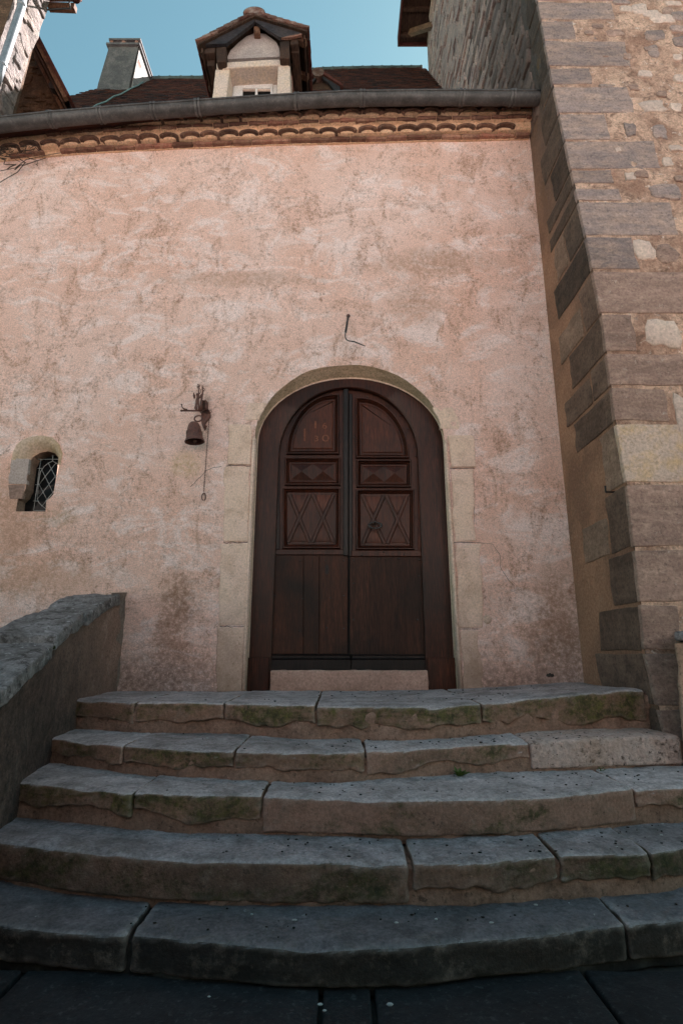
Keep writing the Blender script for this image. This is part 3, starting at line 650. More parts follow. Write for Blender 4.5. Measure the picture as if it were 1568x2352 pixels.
# ---------------- cornice of canal tiles (two rows) on flat bricks
cor = None
def cz(x): return ztop(x) - .005 + nz(x * 1.3, 3, 3) * .008
mb = MB()
LV = [(0, .0), (.03, .0), (.03, .045), (.050, .048), (.108, .052), (.114, .150), (.135, .156), (.150, .160), (.150, .200), (.196, .206), (.204, .31), (.26, .34)]
n = 140
for i in range(n + 1):
    x = lerp(XL, XR - .05, i / n)
    for pr, h in LV: mb.v.append(Vector((x, D + .01 - pr - nz(x * 5, h * 9, 1) * .008, cz(x) + h)))
for i in range(n):
    for j in range(len(LV) - 1):
        a = i * len(LV) + j; mb.f.append((a, a + 1, a + 1 + len(LV), a + len(LV)))
cor = build('cornice', mb, 'genoise_mortar', house)
def tile_mesh(r, th, L, seg=9):
    m = MB(); o = []
    for y in (0, L):
        rr = r * (1 if y == 0 else .85)
        for k in range(seg + 1):
            t = math.pi * k / seg; m.v.append(Vector((math.cos(t) * rr, y, math.sin(t) * rr * .50)))
        for k in range(seg + 1):
            t = math.pi * k / seg; m.v.append(Vector((math.cos(t) * (rr - th), y, math.sin(t) * (rr - th) * .44 - .004)))
    s = seg + 1
    for k in range(seg):
        m.f += [(k, k + 1, 2 * s + k + 1, 2 * s + k), (s + k + 1, s + k, 3 * s + k, 3 * s + k + 1), (k + 1, k, s + k, s + k + 1), (2 * s + k, 2 * s + k + 1, 3 * s + k + 1, 3 * s + k)]
    m.f += [(0, 2 * s, 3 * s, s), (seg, s + seg, 3 * s + seg, 2 * s + seg)]
    return m
sp = .226
t0 = None
for row, (pr, h) in enumerate(((.140, .058), (.230, .212))):
    k = 0; x = -4.9 + row * .05
    while x < XR - .15:
        w = Vector((x + random.uniform(-.008, .008), D - pr + random.uniform(-.008, .008), cz(x) + h + random.uniform(-.004, .004)))
        if x > -3.4 or random.random() > .25:
            if t0 is None: t0 = build('tile', tile_mesh(.114, .034, .3), 'tile', cor, 40, loc=Vector((0, 0, 0))); o = t0; place(o, w, cor)
            else: o = copy_at(t0, w, cor)
            o.rotation_euler = (random.uniform(-.04, .04), random.uniform(-.07, .07) - (.03 if x < -2 else 0), random.uniform(-.06, .06))
            o.scale = (random.uniform(.95, 1.03), 1, random.uniform(.88, 1.06))
        x += sp
b0 = None
for row, (pr, h) in enumerate(((.055, .004), (.150, .158))):
    x = -4.9 + row * .11
    while x < XR - .1:
        L = random.choice((.215, .225, .235, .18)); 
        if x + L > XR - .03: L = XR - .03 - x
        w = Vector((x + L / 2, D - pr + .1 + random.uniform(-.006, .006), cz(x + L / 2) + h + .02))
        if x > -3.3 or random.random() > .35:
            if b0 is None: b0 = build('brick', rock((.22, .22, .038), lambda p: (p.x - .11, p.y - .11, p.z - .019), .055, .006, .004, 3, 18), 'brick', cor, 40, loc=Vector((0, 0, 0))); o = b0; place(o, w, cor)
            else: o = copy_at(b0, w, cor)
            o.scale = ((L - .006) / .22, 1, random.uniform(.85, 1.1)); o.rotation_euler = (random.uniform(-.03, .03), random.uniform(-.02, .02) - math.atan2(cz(x + .1) - cz(x - .1), .2), random.uniform(-.02, .02))
        x += L
# ---------------- eave boarding, own low roof (hidden behind the gutter) and gutter
def gz(x): return interp(GT, x)
GY0, GR = 5.00, .082
GT = [(A(x, y, GY0 - GR).x, A(x, y, GY0 - GR).z) for x, y in ((-150, 290), (0, 268), (105, 257), (220, 247), (300, 240), (345, 237), (445, 230), (560, 222), (675, 215), (784, 209), (835, 208), (1000, 206), (1206, 207))]
mb = MB(); S = 60
for i in range(S + 1):
    x = lerp(XL, XR - .05, i / S); z = gz(x)
    for y, dz in ((GY0 + .02, .00), (GY0 + .02, .045), (5.36, .22), (8.0, 1.6), (8.0, 1.5), (5.36, .10)): mb.v.append(Vector((x, y, z + dz)))
for i in range(S):
    for j in range(6): a = i * 6; mb.f.append((a + j, a + (j + 1) % 6, a + 6 + (j + 1) % 6, a + 6 + j))
build('roof', mb, 'roof', house)
mb = MB(); xs = [lerp(-4.9, 2.19, i / 90) for i in range(91)]; seg = 12
for x in xs:
    z = gz(x) + nz(x * 2, 1, 1) * .003
    for rr in (GR, GR - .006):
        for k in range(seg + 1):
            t = math.pi * (1 + k / seg); mb.v.append(Vector((x, GY0 + math.cos(t) * rr, z + math.sin(t) * rr)))
q = 2 * (seg + 1)
for i in range(len(xs) - 1):
    for k in range(seg):
        a = i * q + k; mb.f.append((a, a + 1, a + 1 + q, a + q)); a += seg + 1; mb.f.append((a, a + q, a + q + 1, a + 1))
mb.f.append(tuple((len(xs) - 1) * q + k for k in range(seg + 1)))
gut = build('gutter', mb, 'zinc', house, 40)
build('gutter_bead', MB().tube([(x, GY0 - GR, gz(x) + .003) for x in xs], .0115, 8), 'zinc', gut, True)
def strap(x, w):
    m = MB(); z = gz(x)
    for xx, r in ((x - w, GR + .002), (x - w * .6, GR + .009), (x + w * .6, GR + .009), (x + w, GR + .002)):
        for k in range(seg + 1):
            t = math.pi * (1 + k / seg); m.v.append(Vector((xx, GY0 + math.cos(t) * r, z + math.sin(t) * r)))
    for i in range(3):
        for k in range(seg): a = i * (seg + 1) + k; m.f.append((a, a + 1, a + seg + 2, a + seg + 1))
    m.box((x - w, GY0 - GR - .014, z - .012), (x + w, GY0 - GR + .02, z + .017)); return m
for px, py in ((110, 265), (224, 256), (348, 246), (450, 240), (680, 224), (832, 218), (1062, 215), (1180, 215)):
    x = A(px, py, GY0 - GR).x
    build('gutter_strap', strap(x - .014, .013), 'zinc_strap', gut, 40); build('gutter_strap', strap(x + .022, .010), 'zinc_strap', gut, 40)
# cracks, a dark patch painting a hole's shade and an ochre patch in the plaster
def crack(pts, r=.0022):
    out = []
    for (x0, y0), (x1, y1) in zip(pts, pts[1:]):
        for i in range(5): p = A(lerp(x0, x1, i / 5), lerp(y0, y1, i / 5), D); out.append(p + Vector((nz(p.x * 19, p.z * 19, 1) * .008, mn.fractal(Vector((p.x * 1.1, 3, p.z * 1.1)), 1, 2, 4) * .012 - .001, nz(p.x * 17, p.z * 23, 5) * .008)))
    build('crack', MB().tube(out, r, 4), 'crack', house)
crack([(437, 1118), (455, 1100), (475, 1080), (490, 1073), (513, 1070)]); crack([(1090, 1246), (1130, 1250), (1147, 1272), (1150, 1308), (1166, 1332), (1185, 1350)], .0018)
crack([(1075, 1080), (1088, 1100), (1090, 1150), (1088, 1240)], .0015)
hp = A(1262, 1551, D)
build('painted_hole', MB().slab([hp + Vector((x, -.012, z)) for x, z in ((-.034, -.004), (-.020, -.013), (.004, -.010), (.020, -.016), (.036, -.008), (.030, .012), (.010, .010), (.002, .020), (-.014, .010), (-.026, .012))], (0, .02, 0)), 'crack', house)
hp2 = A(1119, 1423, D)
build('patch_stone', MB().lathe(hp2 + Vector((0, .01, 0)), [(0, .022), (.030, .020), (.041, .012), (.045, 0)], 14, (0, -1, .01)), 'block_yellow', house, 60)
# ---------------- dormer
YD = D + .02; YF = D - .13
dor = empty('dormer', A(580, 220, YD), parent=house)
def dp(cx, cy, Y): return A(441 + cx * .1953, cy * .1953, Y)
def prism(px, y0, y1, name, mat, parent, conv=dp, n=None):
    pts = [conv(*p, y0) for p in px]; return build(name, MB().slab(pts, (0, y1 - y0, 0)), mat, parent)
def soft(px, y0, y1, name, mat, seed, parent=dor, r=.014):       # rounded stone from four corners (BL BR TR TL) in the plane y0
    q = [dp(*p, y0) for p in px]; W = (q[1] - q[0]).length; H = (q[3] - q[0]).length; T = y1 - y0
    def f(p):
        u, w = p.x / W, p.z / H; b = q[0].lerp(q[1], u).lerp(q[3].lerp(q[2], u), w); return (b.x, y0 + p.y, b.z)
    return build(name, rock((W, T, H), f, .05, r, .004, seed, 9, .004), mat, parent, 50)
soft([(225, 1250), (395, 1250), (440, 797), (275, 808)], YD, YD + .33, 'pier', 'dormer_stone', 11)
soft([(985, 1250), (1165, 1250), (1150, 768), (1012, 768)], YD, YD + .33, 'pier', 'dormer_stone', 12)
soft([(283, 802), (1148, 752), (1148, 680), (286, 730)], YD - .02, YD + .33, 'lintel', 'dormer_stone', 13)
pa, pb = dp(283, 808, YD), dp(1148, 758, YD)
build('lintel_soffit', MB().slab([pa + Vector((.1, .012, .008)), pb + Vector((-.1, .012, .008)), pb + Vector((-.1, .30, .008)), pa + Vector((.1, .30, .008))], (0, 0, -.012)), 'dormer_soffit', dor)
gpts = [(405, 690), (1035, 660), (1025, 560), (990, 490), (930, 440), (860, 395), (745, 380), (640, 420), (540, 500), (450, 590)]
prism(gpts, YD + .005, YD + .25, 'gable_wall', 'gable_plaster', dor)
# gable infill behind the brackets
prism([(300, 700), (1140, 670), (1140, 420), (745, 250), (300, 500)], YD + .06, YD + .26, 'gable_backing', 'beam', dor)
# cheeks running back
zc0 = dp(285, 1250, YD).z; zc1 = dp(285, 480, YD).z
for cxx, sgn in ((275, 1), (1150, -1)):
    x = dp(cxx, 800, YD).x
    build('dormer_cheek', MB().box((min(x, x + sgn * .12), YD + .30, zc0), (max(x, x + sgn * .12), YD + 2.4, zc1 + .05)), 'chimney_brick' if sgn < 0 else 'gable_plaster', dor)
# window
WY = YD + .22
wl, wr_, wz1 = A(528, 190, WY).x, A(636, 190, WY).x, A(580, 183, WY).z + .03
wz0 = wz1 - .75
wf = build('window', MB().box((wl - .05, WY, wz1 - .06), (wr_ + .05, WY + .05, wz1)).box((wl, WY, wz0), (wl + .05, WY + .05, wz1 - .06)).box((wr_ - .05, WY, wz0), (wr_, WY + .05, wz1 - .06)), 'white', dor)
p1, p2, p3, p4 = [A(x, 210, WY - .015).x for x in (557, 586, 591, 621)]
zt_ = A(588, 202, WY - .015).z
build('sash', MB().box((wl + .052, WY - .015, zt_), (wr_ - .052, WY + .03, wz1 - .062)).box((wl + .052, WY - .015, wz0), (p1, WY + .03, zt_)).box((p2, WY - .012, wz0), (p3, WY + .03, zt_)).box((p4, WY - .015, wz0), (wr_ - .052, WY + .03, zt_)), 'white', wf)
for a, b in ((p1, p2), (p3, p4)):
    build('pane', MB().box((a - .001, WY + .015, wz0), (b + .001, WY + .022, zt_)), 'glass', wf)
    build('glazing_bead', MB().box((a, WY - .004, zt_ - .022), (b, WY + .012, zt_ - .001)), 'block_pink', wf)
build('room_back', MB().box((wl, WY + .3, wz0), (wr_, WY + .32, wz1)), 'dark', wf)
# timbers and roof
def slopes(Y): return dp(45, 500, Y), dp(735, 160, Y), dp(1352, 345, Y)
eL, ap, eR = slopes(YF)
eL = eL + Vector((.03, 0, 0))
DEEP = Vector((0, 2.6, 0))
for a, nm in ((eL, 'L'), (eR, 'R')):
    und = Vector((0, 0, -.03))
    build('roof_boarding', MB().slab([a + und, ap + und, ap + und + DEEP, a + und + DEEP], (0, 0, .025)), 'beam', dor)
def board(pts, y0, th, mat, nm='barge_board'): return build(nm, MB().slab([dp(*p, y0) for p in pts], (0, th, 0)), mat, dor)
board([(152, 515), (400, 505), (735, 250), (735, 180), (620, 240), (300, 425)], YF + .03, .04, 'beam_black')
board([(742, 180), (742, 250), (1035, 435), (1285, 400), (1290, 370), (1000, 290)], YF + .034, .04, 'beam_black')
board([(1050, 437), (1180, 430), (1290, 400), (1288, 388), (1150, 412)], YF + .02, .03, 'brick', 'barge_edge')
soft([(290, 725), (400, 715), (400, 530), (275, 545)], YF + .055, YD + .1, 'bracket', 'beam', 21, r=.02)
soft([(1030, 680), (1148, 680), (1140, 470), (1035, 480)], YF + .055, YD + .1, 'bracket', 'beam', 22, r=.01)
soft([(150, 620), (270, 610), (270, 550), (150, 565)], YF + .06, YD + 1.0, 'purlin_end', 'beam', 23, r=.012)
soft([(1150, 515), (1250, 505), (1245, 445), (1150, 455)], YF + .06, YD + .1, 'purlin_end', 'beam', 24, r=.012)
soft([(725, 375), (800, 375), (790, 300), (725, 300)], YF + .08, YD + 1.0, 'ridge_beam', 'beam_brown', 25, r=.01)
for i in range(5):
    for a, sg in ((eL, 1), (eR, -1)):
        y = .12 + i * .42
        p = a + Vector((sg * .02, y, -.055)); q_ = a.lerp(ap, .5) + Vector((0, y, -.055))
        build('rafter', MB().beam(p, q_, .075, .06), 'beam_brown' if sg < 0 else 'beam', dor)
for a, sg in ((eL, 1), (eR, -1)):
    build('eave_board', MB().beam(a + Vector((sg * .035, .05, -.045)), a + Vector((sg * .035, 2.5, -.045)), .02, .07), 'beam', dor)
    x = dp(275, 800, YD).x if sg > 0 else dp(1150, 800, YD).x
    build('wall_plate', MB().beam(Vector((x - sg * .06, YD, a.z - .10)), Vector((x - sg * .06, YD + 2.4, a.z - .10)), .09, .12), 'beam', dor)
dt = None
for a, sg in ((eL, 1), (eR, -1)):
    sl = ap - a; Ls = sl.length; dirn = sl.normalized(); nrm = Vector((-sg * dirn.z * sg, 0, abs(dirn.x))).normalized() if sg > 0 else Vector((dirn.z, 0, abs(dirn.x))).normalized()
    if sg > 0: nrm = Vector((-dirn.z, 0, dirn.x)).normalized()
    rows = 8
    for r_ in range(rows):
        for c_ in range(6 if r_ else 9):
            base = a + dirn * (Ls * (r_ / rows) - .02 + (.0)) + nrm * .022 + Vector((0, -.02 + c_ * .165 + (.08 if r_ % 2 and c_ else 0) + .0, 0))
            m = 'dormer_tile' if c_ == 0 else 'dormer_tile_dark'
            key = m + str(sg)
            if dt is None: dt = {}
            if key not in dt:
                mbx = rock((.20, .160, .026), lambda p: (p.x * sg, p.y, p.z), .06, .004, .003, 3, 14); dt[key] = build('tile', mbx, m, dor, 40, loc=Vector((0, 0, 0))); o = dt[key]; place(o, base, dor)
            else: o = copy_at(dt[key], base, dor)
            o.rotation_euler = (random.uniform(-.03, .03), (-math.atan2(dirn.z, abs(dirn.x)) + .17 + random.uniform(-.03, .03)) * sg, random.uniform(-.03, .03))
m = MB().grid(lambda u, v: ap + Vector((math.cos(math.pi * (1 - u)) * .135, -.03 + v * 2.6, math.sin(math.pi * (1 - u)) * .10 - .02)), 10, 6)
m.slab([ap + Vector((math.cos(math.pi * k / 10) * .13, -.029, math.sin(math.pi * k / 10) * .097 - .02)) for k in range(11)], (0, .03, 0))
build('ridge_tile', m, 'dormer_tile', dor, 40)

# ================================================================== DOOR (part of the house)
YFR, YLF = D + .17, D + .225                        # faces of the fixed frame and of the leaves
def c3(cx, cy, Y=YLF): return A(520.6 + cx * .3711, 796.25 + cy * .3711, Y)
LEAF = arch_outline((620, 1590), (640, 1045), (799, 890), (960, 1045), (980, 1590), YFR)
LEAF[0].z = LEAF[-1].z = ZT[0] - .03
mb = MB(); n = len(INN)
rings = [[p + Vector((0, -.004, 0)) for p in INN], [a.lerp(b, .93) + Vector((0, -.004, 0)) for a, b in zip(INN, LEAF)], [p + Vector((0, .006, 0)) for p in LEAF], [p + Vector((0, .09, 0)) for p in LEAF]]
for a in rings: mb.v += [p.copy() for p in a]
for j in range(3):
    for i in range(n - 1): mb.f.append((j * n + i, j * n + i + 1, (j + 1) * n + i + 1, (j + 1) * n + i))
door = build('door', mb, 'wood', house, 35)
def pt2(p): return (p.x, p.z)
def inset(poly, d):
    n = len(poly); out = []
    for i in range(n):
        a, b, c = Vector(poly[i - 1]), Vector(poly[i]), Vector(poly[(i + 1) % n])
        e1 = (b - a).normalized(); e2 = (c - b).normalized(); n1 = Vector((-e1.y, e1.x)); n2 = Vector((-e2.y, e2.x))
        m = (n1 + n2); k = 1 + n1.dot(n2); out.append(tuple(b + m * (d / max(k, .3))))
    return out
def ccw(poly):
    s = sum(poly[i - 1][0] * poly[i][1] - poly[i][0] * poly[i - 1][1] for i in range(len(poly))); return poly if s > 0 else poly[::-1]
def moulded(poly, prof, Y, name, mat, capmat=None, parent=None):       # prof: (inset, depth) steps; last ring is capped
    m = MB(); inset_ = inset
    if callable(poly): pf_ = poly; poly = ccw(pf_(0)); inset_ = lambda _, d: ccw(pf_(d))
    poly = ccw(poly); n = len(poly)
    for d, y in prof:
        m.v += [Vector((p[0], Y + y, p[1])) for p in inset_(poly, d)]
    for j in range(len(prof) - 1):
        for i in range(n): m.f.append((j * n + i, j * n + (i + 1) % n, (j + 1) * n + (i + 1) % n, (j + 1) * n + i))
    m.f.append(tuple((len(prof) - 1) * n + i for i in range(n)))
    return build(name, m, mat, parent or door, 30)
# leaf bodies
def leafpoly(side):
    mid = c3(748, 300).x
    pts = [p for p in LEAF if (p.x < mid) == (side < 0)]
    z0 = c3(700, 2000).z; pts = [Vector((p.x, YLF, max(p.z, z0))) for p in pts]
    top = max(LEAF, key=lambda p: p.z).z
    if side < 0: pts.append(Vector((mid - .002, YLF, top))); pts.append(Vector((mid - .002, YLF, z0)))
    else: pts.insert(0, Vector((mid + .002, YLF, top))); pts.append(Vector((mid + .002, YLF, z0)))
    out = []
    for p in pts:
        if not out or (p - out[-1]).length > .004: out.append(p)
    return out
leaves = {}
for sd_ in (-1, 1):
    leaves[sd_] = build('door_leaf', MB().slab([p + Vector((0, .010 if sd_ > 0 else 0, 0)) for p in leafpoly(sd_)], (0, .05, 0)), 'wood_red' if sd_ > 0 else 'wood', door)
def rect3(x0, y0, x1, y1, sh=0): return [pt2(c3(x0 + sh, y1)), pt2(c3(x1, y1)), pt2(c3(x1, y0)), pt2(c3(x0, y0))]
PROF = [(-.001, .0), (.0, -.024), (.006, -.034), (.014, -.034), (.020, -.024), (.0215, -.012), (.028, -.018), (.034, -.012), (.0355, -.002), (.041, -.006), (.0465, .002), (.048, .010)]
INNERP = [(-.001, .010), (0, .010), (.004, -.002), (.010, -.005), (.012, -.001), (.016, -.004)]
def quarter(x0, y0, x1, y1, side):               # arched panel; flat sides at the bottom and by the meeting stile
    xa, zb = pt2(c3(x0, y0)); xb, za = pt2(c3(x1, y1)); fl = .055; N = 16
    def f(d):
        pts = []; rz = (zb - d) - (za + d)
        for i in range(N + 1):
            t = math.pi / 2 * i / N
            if side < 0: rx = (xb - fl) - (xa + d); pts.append((xb - fl - rx * math.cos(t), za + d + rz * math.sin(t)))
            else: rx = (xb - d) - (xa + fl); pts.append((xa + fl + rx * math.cos(t), za + d + rz * math.sin(t)))
        return pts + ([(xb - d, zb - d), (xb - d, za + d)] if side < 0 else [(xa + d, zb - d), (xa + d, za + d)])
    return f
YL, YRr = YLF - .002, YLF + .008
for sd_, off, Y in ((-1, 0, YL), (1, 1, YRr)):
    mt, mt2 = ('wood', 'wood_red')
    if sd_ < 0:
        A_, B_, C_ = (378, 300, 695, 670), (360, 690, 703, 862), (346, 876, 703, 1252)
    else:
        A_, B_, C_ = (795, 318, 1128, 692), (802, 702, 1140, 872), (800, 884, 1160, 1258)
    qa = quarter(*A_, sd_)
    moulded(qa, PROF, Y, 'panel', mt)
    moulded(lambda d, qa=qa: qa(d + .060), INNERP, Y, 'panel', mt2)
    moulded(rect3(*B_), PROF, Y, 'panel', mt); moulded(rect3(*C_), PROF, Y, 'panel', mt)
    # second raised fields
    bi = inset(ccw(rect3(*B_)), .056); ci = inset(ccw(rect3(*C_)), .050)
    moulded(bi, [(-.001, .010), (0, .010), (.003, -.006), (.006, -.006), (.008, .001)], Y, 'panel', mt2)
    bx0, bx1 = min(p[0] for p in bi) + .009, max(p[0] for p in bi) - .009; bz0, bz1 = min(p[1] for p in bi) + .009, max(p[1] for p in bi) - .009
    for h in (0, 1):
        xa, xb = lerp(bx0, bx1, h * .5), lerp(bx0, bx1, h * .5 + .5)
        m = MB().add([(xa, Y, bz0), (xb, Y, bz0), (xb, Y, bz1), (xa, Y, bz1), ((xa + xb) / 2, Y - .030, (bz0 + bz1) / 2)], [(0, 1, 4), (1, 2, 4), (2, 3, 4), (3, 0, 4)])
        build('diamond_point', m, 'wood', door)
    moulded(ci, [(-.001, .010), (0, .010), (.002, .012)], Y, 'panel', mt2)
    cx0, cx1 = min(p[0] for p in ci) + .006, max(p[0] for p in ci) - .006; cz0, cz1 = min(p[1] for p in ci) + .006, max(p[1] for p in ci) - .006
    for h in (0, 1):
        xa, xb = lerp(cx0, cx1, h * .5), lerp(cx0, cx1, h * .5 + .5); e = .014
        for (p, q_, yy) in (((xa + e, cz0 + .01), (xb - e, cz1 - .01), 0), ((xa + e, cz1 - .01), (xb - e, cz0 + .01), .0015)):
            a = Vector((p[0], Y - .004 + yy, p[1])); b = Vector((q_[0], Y - .004 + yy, q_[1]))
            m = MB().beam(a, b, .016, .030, (0, 1, 0)); m2 = MB().beam(a, b, .030, .016, (0, 1, 0))
            m = MB(); d = (b - a).normalized(); s_ = Vector((-d.z, 0, d.x)); w = .021
            for e_ in (a, b):
                m.v += [e_ - s_ * w + Vector((0, .010, 0)), e_ - s_ * w + Vector((0, -.002, 0)), e_ - s_ * w * .55 + Vector((0, -.008, 0)), e_ + s_ * w * .55 + Vector((0, -.008, 0)), e_ + s_ * w + Vector((0, -.002, 0)), e_ + s_ * w + Vector((0, .010, 0))]
            for i in range(5): m.f.append((i, i + 1, 7 + i, 6 + i))
            build('lattice_bar', m, 'wood', door)
        # small triangles between the bars
        for tri in (((xa + .035, cz1 - .018), (xb - .035, cz1 - .018), ((xa + xb) / 2, (cz0 + cz1) / 2 + .05)), ((xa + .035, cz0 + .018), (xb - .035, cz0 + .018), ((xa + xb) / 2, (cz0 + cz1) / 2 - .05))):
            moulded([tri[0], tri[1], tri[2]], [(-.001, .008), (.0, .0), (.006, -.003)], Y, 'panel', mt2)
# outer frame mouldings of the carved halves, meeting stile and rails
def stile(x0, y0, x1, y1, proud, mat, nm='stile', Y=YLF, bev=.006):
    q = rect3(x0, y0, x1, y1); return moulded(q, [(-.001, .0), (0, -proud + .005), (bev, -proud)], Y, nm, mat)
stile(722, 268, 752, 1298, .034, 'wood_black', 'meeting_stile')
stile(754, 290, 778, 1300, .012, 'wood_black', 'meeting_stile', Y=YLF + .01)
stile(300, 1256, 748, 1291, .020, 'wood', 'rail'); stile(770, 1262, 1212, 1300, .014, 'wood', 'rail')
stile(300, 700, 328, 1255, .008, 'wood_black'); stile(1182, 700, 1210, 1262, .004, 'wood_red', Y=YLF + .01)
# plain planks below
for a, b, sd_ in ((287, 474, -1), (476, 572, -1), (574, 748, -1), (764, 878, 1), (880, 1104, 1), (1106, 1228, 1)):
    q = rect3(a, 1296 if sd_ < 0 else 1304, b, 1903); xs_ = [p[0] for p in q]; zs_ = [p[1] for p in q]
    q = [(xs_[0] - .012 if a == 287 else xs_[0], zs_[0]), (xs_[1] + (.008 if b == 1228 else 0), zs_[1]), (xs_[2], zs_[2]), (xs_[3], zs_[3])]
    moulded(q, [(-.001, .0), (.0007, -.011), (.003, -.014)] if sd_ < 0 else [(-.0025, .0), (-.0022, -.012), (.0, -.014)], YLF + (.006 if sd_ > 0 else 0), 'plank', 'plank')
for a, b, sd_ in ((272, 768, -1), (770, 1237, 1)):
    moulded(rect3(a, 1905, b, 1935), [(-.001, 0), (0, -.030), (.006, -.038), (.014, -.030)], YLF + (.006 if sd_ > 0 else 0), 'rail', 'wood_black')
    moulded(rect3(a, 1937, b, 2002), [(-.001, 0), (0, -.030), (.004, -.034)], YLF + (.006 if sd_ > 0 else 0), 'rail', 'wood_black')
moulded(rect3(749, 1300, 763, 1903), [(-.001, 0), (0, -.004)], YLF, 'meeting_gap', 'dark')
# frame feet
for a, b in ((A(566, 1500, YFR).x - .004, c3(265, 1990, YFR).x - .002), (c3(1240, 1990, YFR).x + .002, A(1047, 1500, YFR).x + .010)):
    z1 = c3(200, 1925, YFR).z
    moulded([(a, ZT[0] - .02), (b, ZT[0] - .02), (b, z1), (a, z1)], [(-.001, .05), (0, -.022), (.006, -.028)], YFR, 'frame_foot', 'wood')
# nails, keyhole, ring handle, the carved date
nl = MB()
for cx, cy in ((300, 1330), (455, 1325), (610, 1325), (725, 1325), (300, 1540), (470, 1560), (640, 1555), (725, 1540), (300, 1750), (450, 1760), (725, 1745), (620, 1740), (785, 1465), (945, 1315), (1065, 1312), (1190, 1320), (785, 1325), (1188, 1420), (785, 1690), (1180, 1690),
               (870, 310), (1000, 362), (1072, 424), (1120, 505), (1165, 620), (1172, 675), (880, 705), (1085, 700), (785, 560), (425, 398), (472, 350), (630, 298), (350, 1275), (472, 1246), (610, 1278), (835, 1290), (970, 1270), (1100, 1285)):
    nl.ball(c3(cx, cy, YLF - .016), .0085, 6, 4, (1, .8, 1))
build('nail', nl, 'iron', door, True, kind='stuff')
kx = c3(620, 1380)
build('keyhole_plate', MB().slab([kx + Vector((x, -.022, z)) for x, z in ((-.018, -.04), (0, -.05), (.018, -.04), (.02, .03), (0, .05), (-.02, .03))], (0, .01, 0)), 'wood_black', door)
build('keyhole', MB().slab([kx + Vector((x, -.0245, z)) for x, z in ((-.003, -.022), (.003, -.022), (.005, .006), (.003, .012), (-.003, .012), (-.005, .006))], (0, .003, 0)), 'dark', door)
hc = c3(918, 1107, YLF - .050)
hd = build('door_handle', MB().tube([hc + Vector((math.cos(t) * .0615 * (1 + .06 * math.cos(2 * t)), -.006 - .014 * math.sin(t) * -1, math.sin(t) * .034)) for t in [2 * math.pi * i / 28 for i in range(28)]], .0085, 8, True).tube([hc + Vector((0, .03, .036)), hc + Vector((0, -.008, .036))], .009, 8).ball(hc + Vector((0, -.010, .036)), .011), 'iron_handle', door, True)
def carved(txt, cx0, cy0, cx1, cy1):
    cu = bpy.data.curves.new('carved_digit', 'FONT'); cu.body = txt; cu.size = 1; ob = bpy.data.objects.new('tmp', cu)
    COL.objects.link(ob); dg = bpy.context.evaluated_depsgraph_get(); me = bpy.data.meshes.new_from_object(ob.evaluated_get(dg)); bpy.data.objects.remove(ob)
    xs_ = [v.co.x for v in me.vertices]; ys_ = [v.co.y for v in me.vertices]; m = MB(); Y = YL - .0105
    p0, p1 = A(643 + cx0 * .2148, 888 + cy1 * .2148, Y), A(643 + cx1 * .2148, 888 + cy0 * .2148, Y)
    for v in me.vertices:
        m.v.append(Vector((lerp(p0.x, p1.x, (v.co.x - min(xs_)) / (max(xs_) - min(xs_))), Y, lerp(p0.z, p1.z, (v.co.y - min(ys_)) / (max(ys_) - min(ys_))))))
    m.f = [tuple(p.vertices) for p in me.polygons]
    build('carved_digit', m, 'carved', door)
carved('1', 370, 368, 388, 446); carved('6', 452, 384, 500, 450); carved('1', 254, 448, 272, 582); carved('3', 368, 524, 408, 584); carved('0', 448, 514, 524, 586)
build('door_backing', MB().box((INN[0].x - .1, D + .45, 0), (INN[-1].x + .1, D + .5, 4.6)), 'dark', door)

# ================================================================== TOWER WITH BUTTRESS (right)
XS = 2.2
EP = [AX(x, y, XS) for x, y in ((1235, 0), (1262, 150), (1300, 330), (1350, 560), (1385, 740), (1413, 960), (1441, 1117), (1458, 1260), (1474, 1400), (1482, 1500))]
ET = sorted((p.z, p.y) for p in EP)
ET = [(-.1, 3.98), (.5, 4.02), (ET[0][0] - .35, 4.14)] + ET
sl_ = (ET[-1][1] - ET[-4][1]) / (ET[-1][0] - ET[-4][0])
ET.append((18, ET[-1][1] + sl_ * (18 - ET[-1][0])))
def ey(z): return interp(ET, z)
tower = empty('stone_tower', (3.5, 5, 0), 'tall rubble stone tower with battered sandstone quoined buttress right of the door', 'tower')
# battered front
def fr_(u, v):
    z = lerp(-.05, 16.6, v); x = lerp(XS, 6.5, u ** 1.3); b = mn.fractal(Vector((x * 1.6, 0, z * 1.6)), 1, 2, 4) * .010 * min(1, max(0, x - XS - .3) * 2 + .3) + nz(x, 4, z, 7) * .004
    return (x, ey(z) + .001 + (b if u > 0 else 0), z)
build('wall', MB().grid(fr_, 70, 300), 'mortar', tower, True)
def sd_fn(u, v):
    z = lerp(-.05, 16.6, v); y0 = ey(z) + .01; y = lerp(y0, 11.0, u ** 1.5)
    b = mn.fractal(Vector((5, y * 1.2, z * 1.0)), 1, 2, 4) * .035 if 0 < u < 1 else 0
    return (XS + b * (1 if z > 7 else .08), y, z)
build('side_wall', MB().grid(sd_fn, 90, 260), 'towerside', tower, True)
build('rear_wall', MB().box((XS, 11.0, 0), (6.5, 11.2, 16.6)).box((6.4, 5, 0), (6.6, 11, 16.6)), 'rubble_mortar', tower)
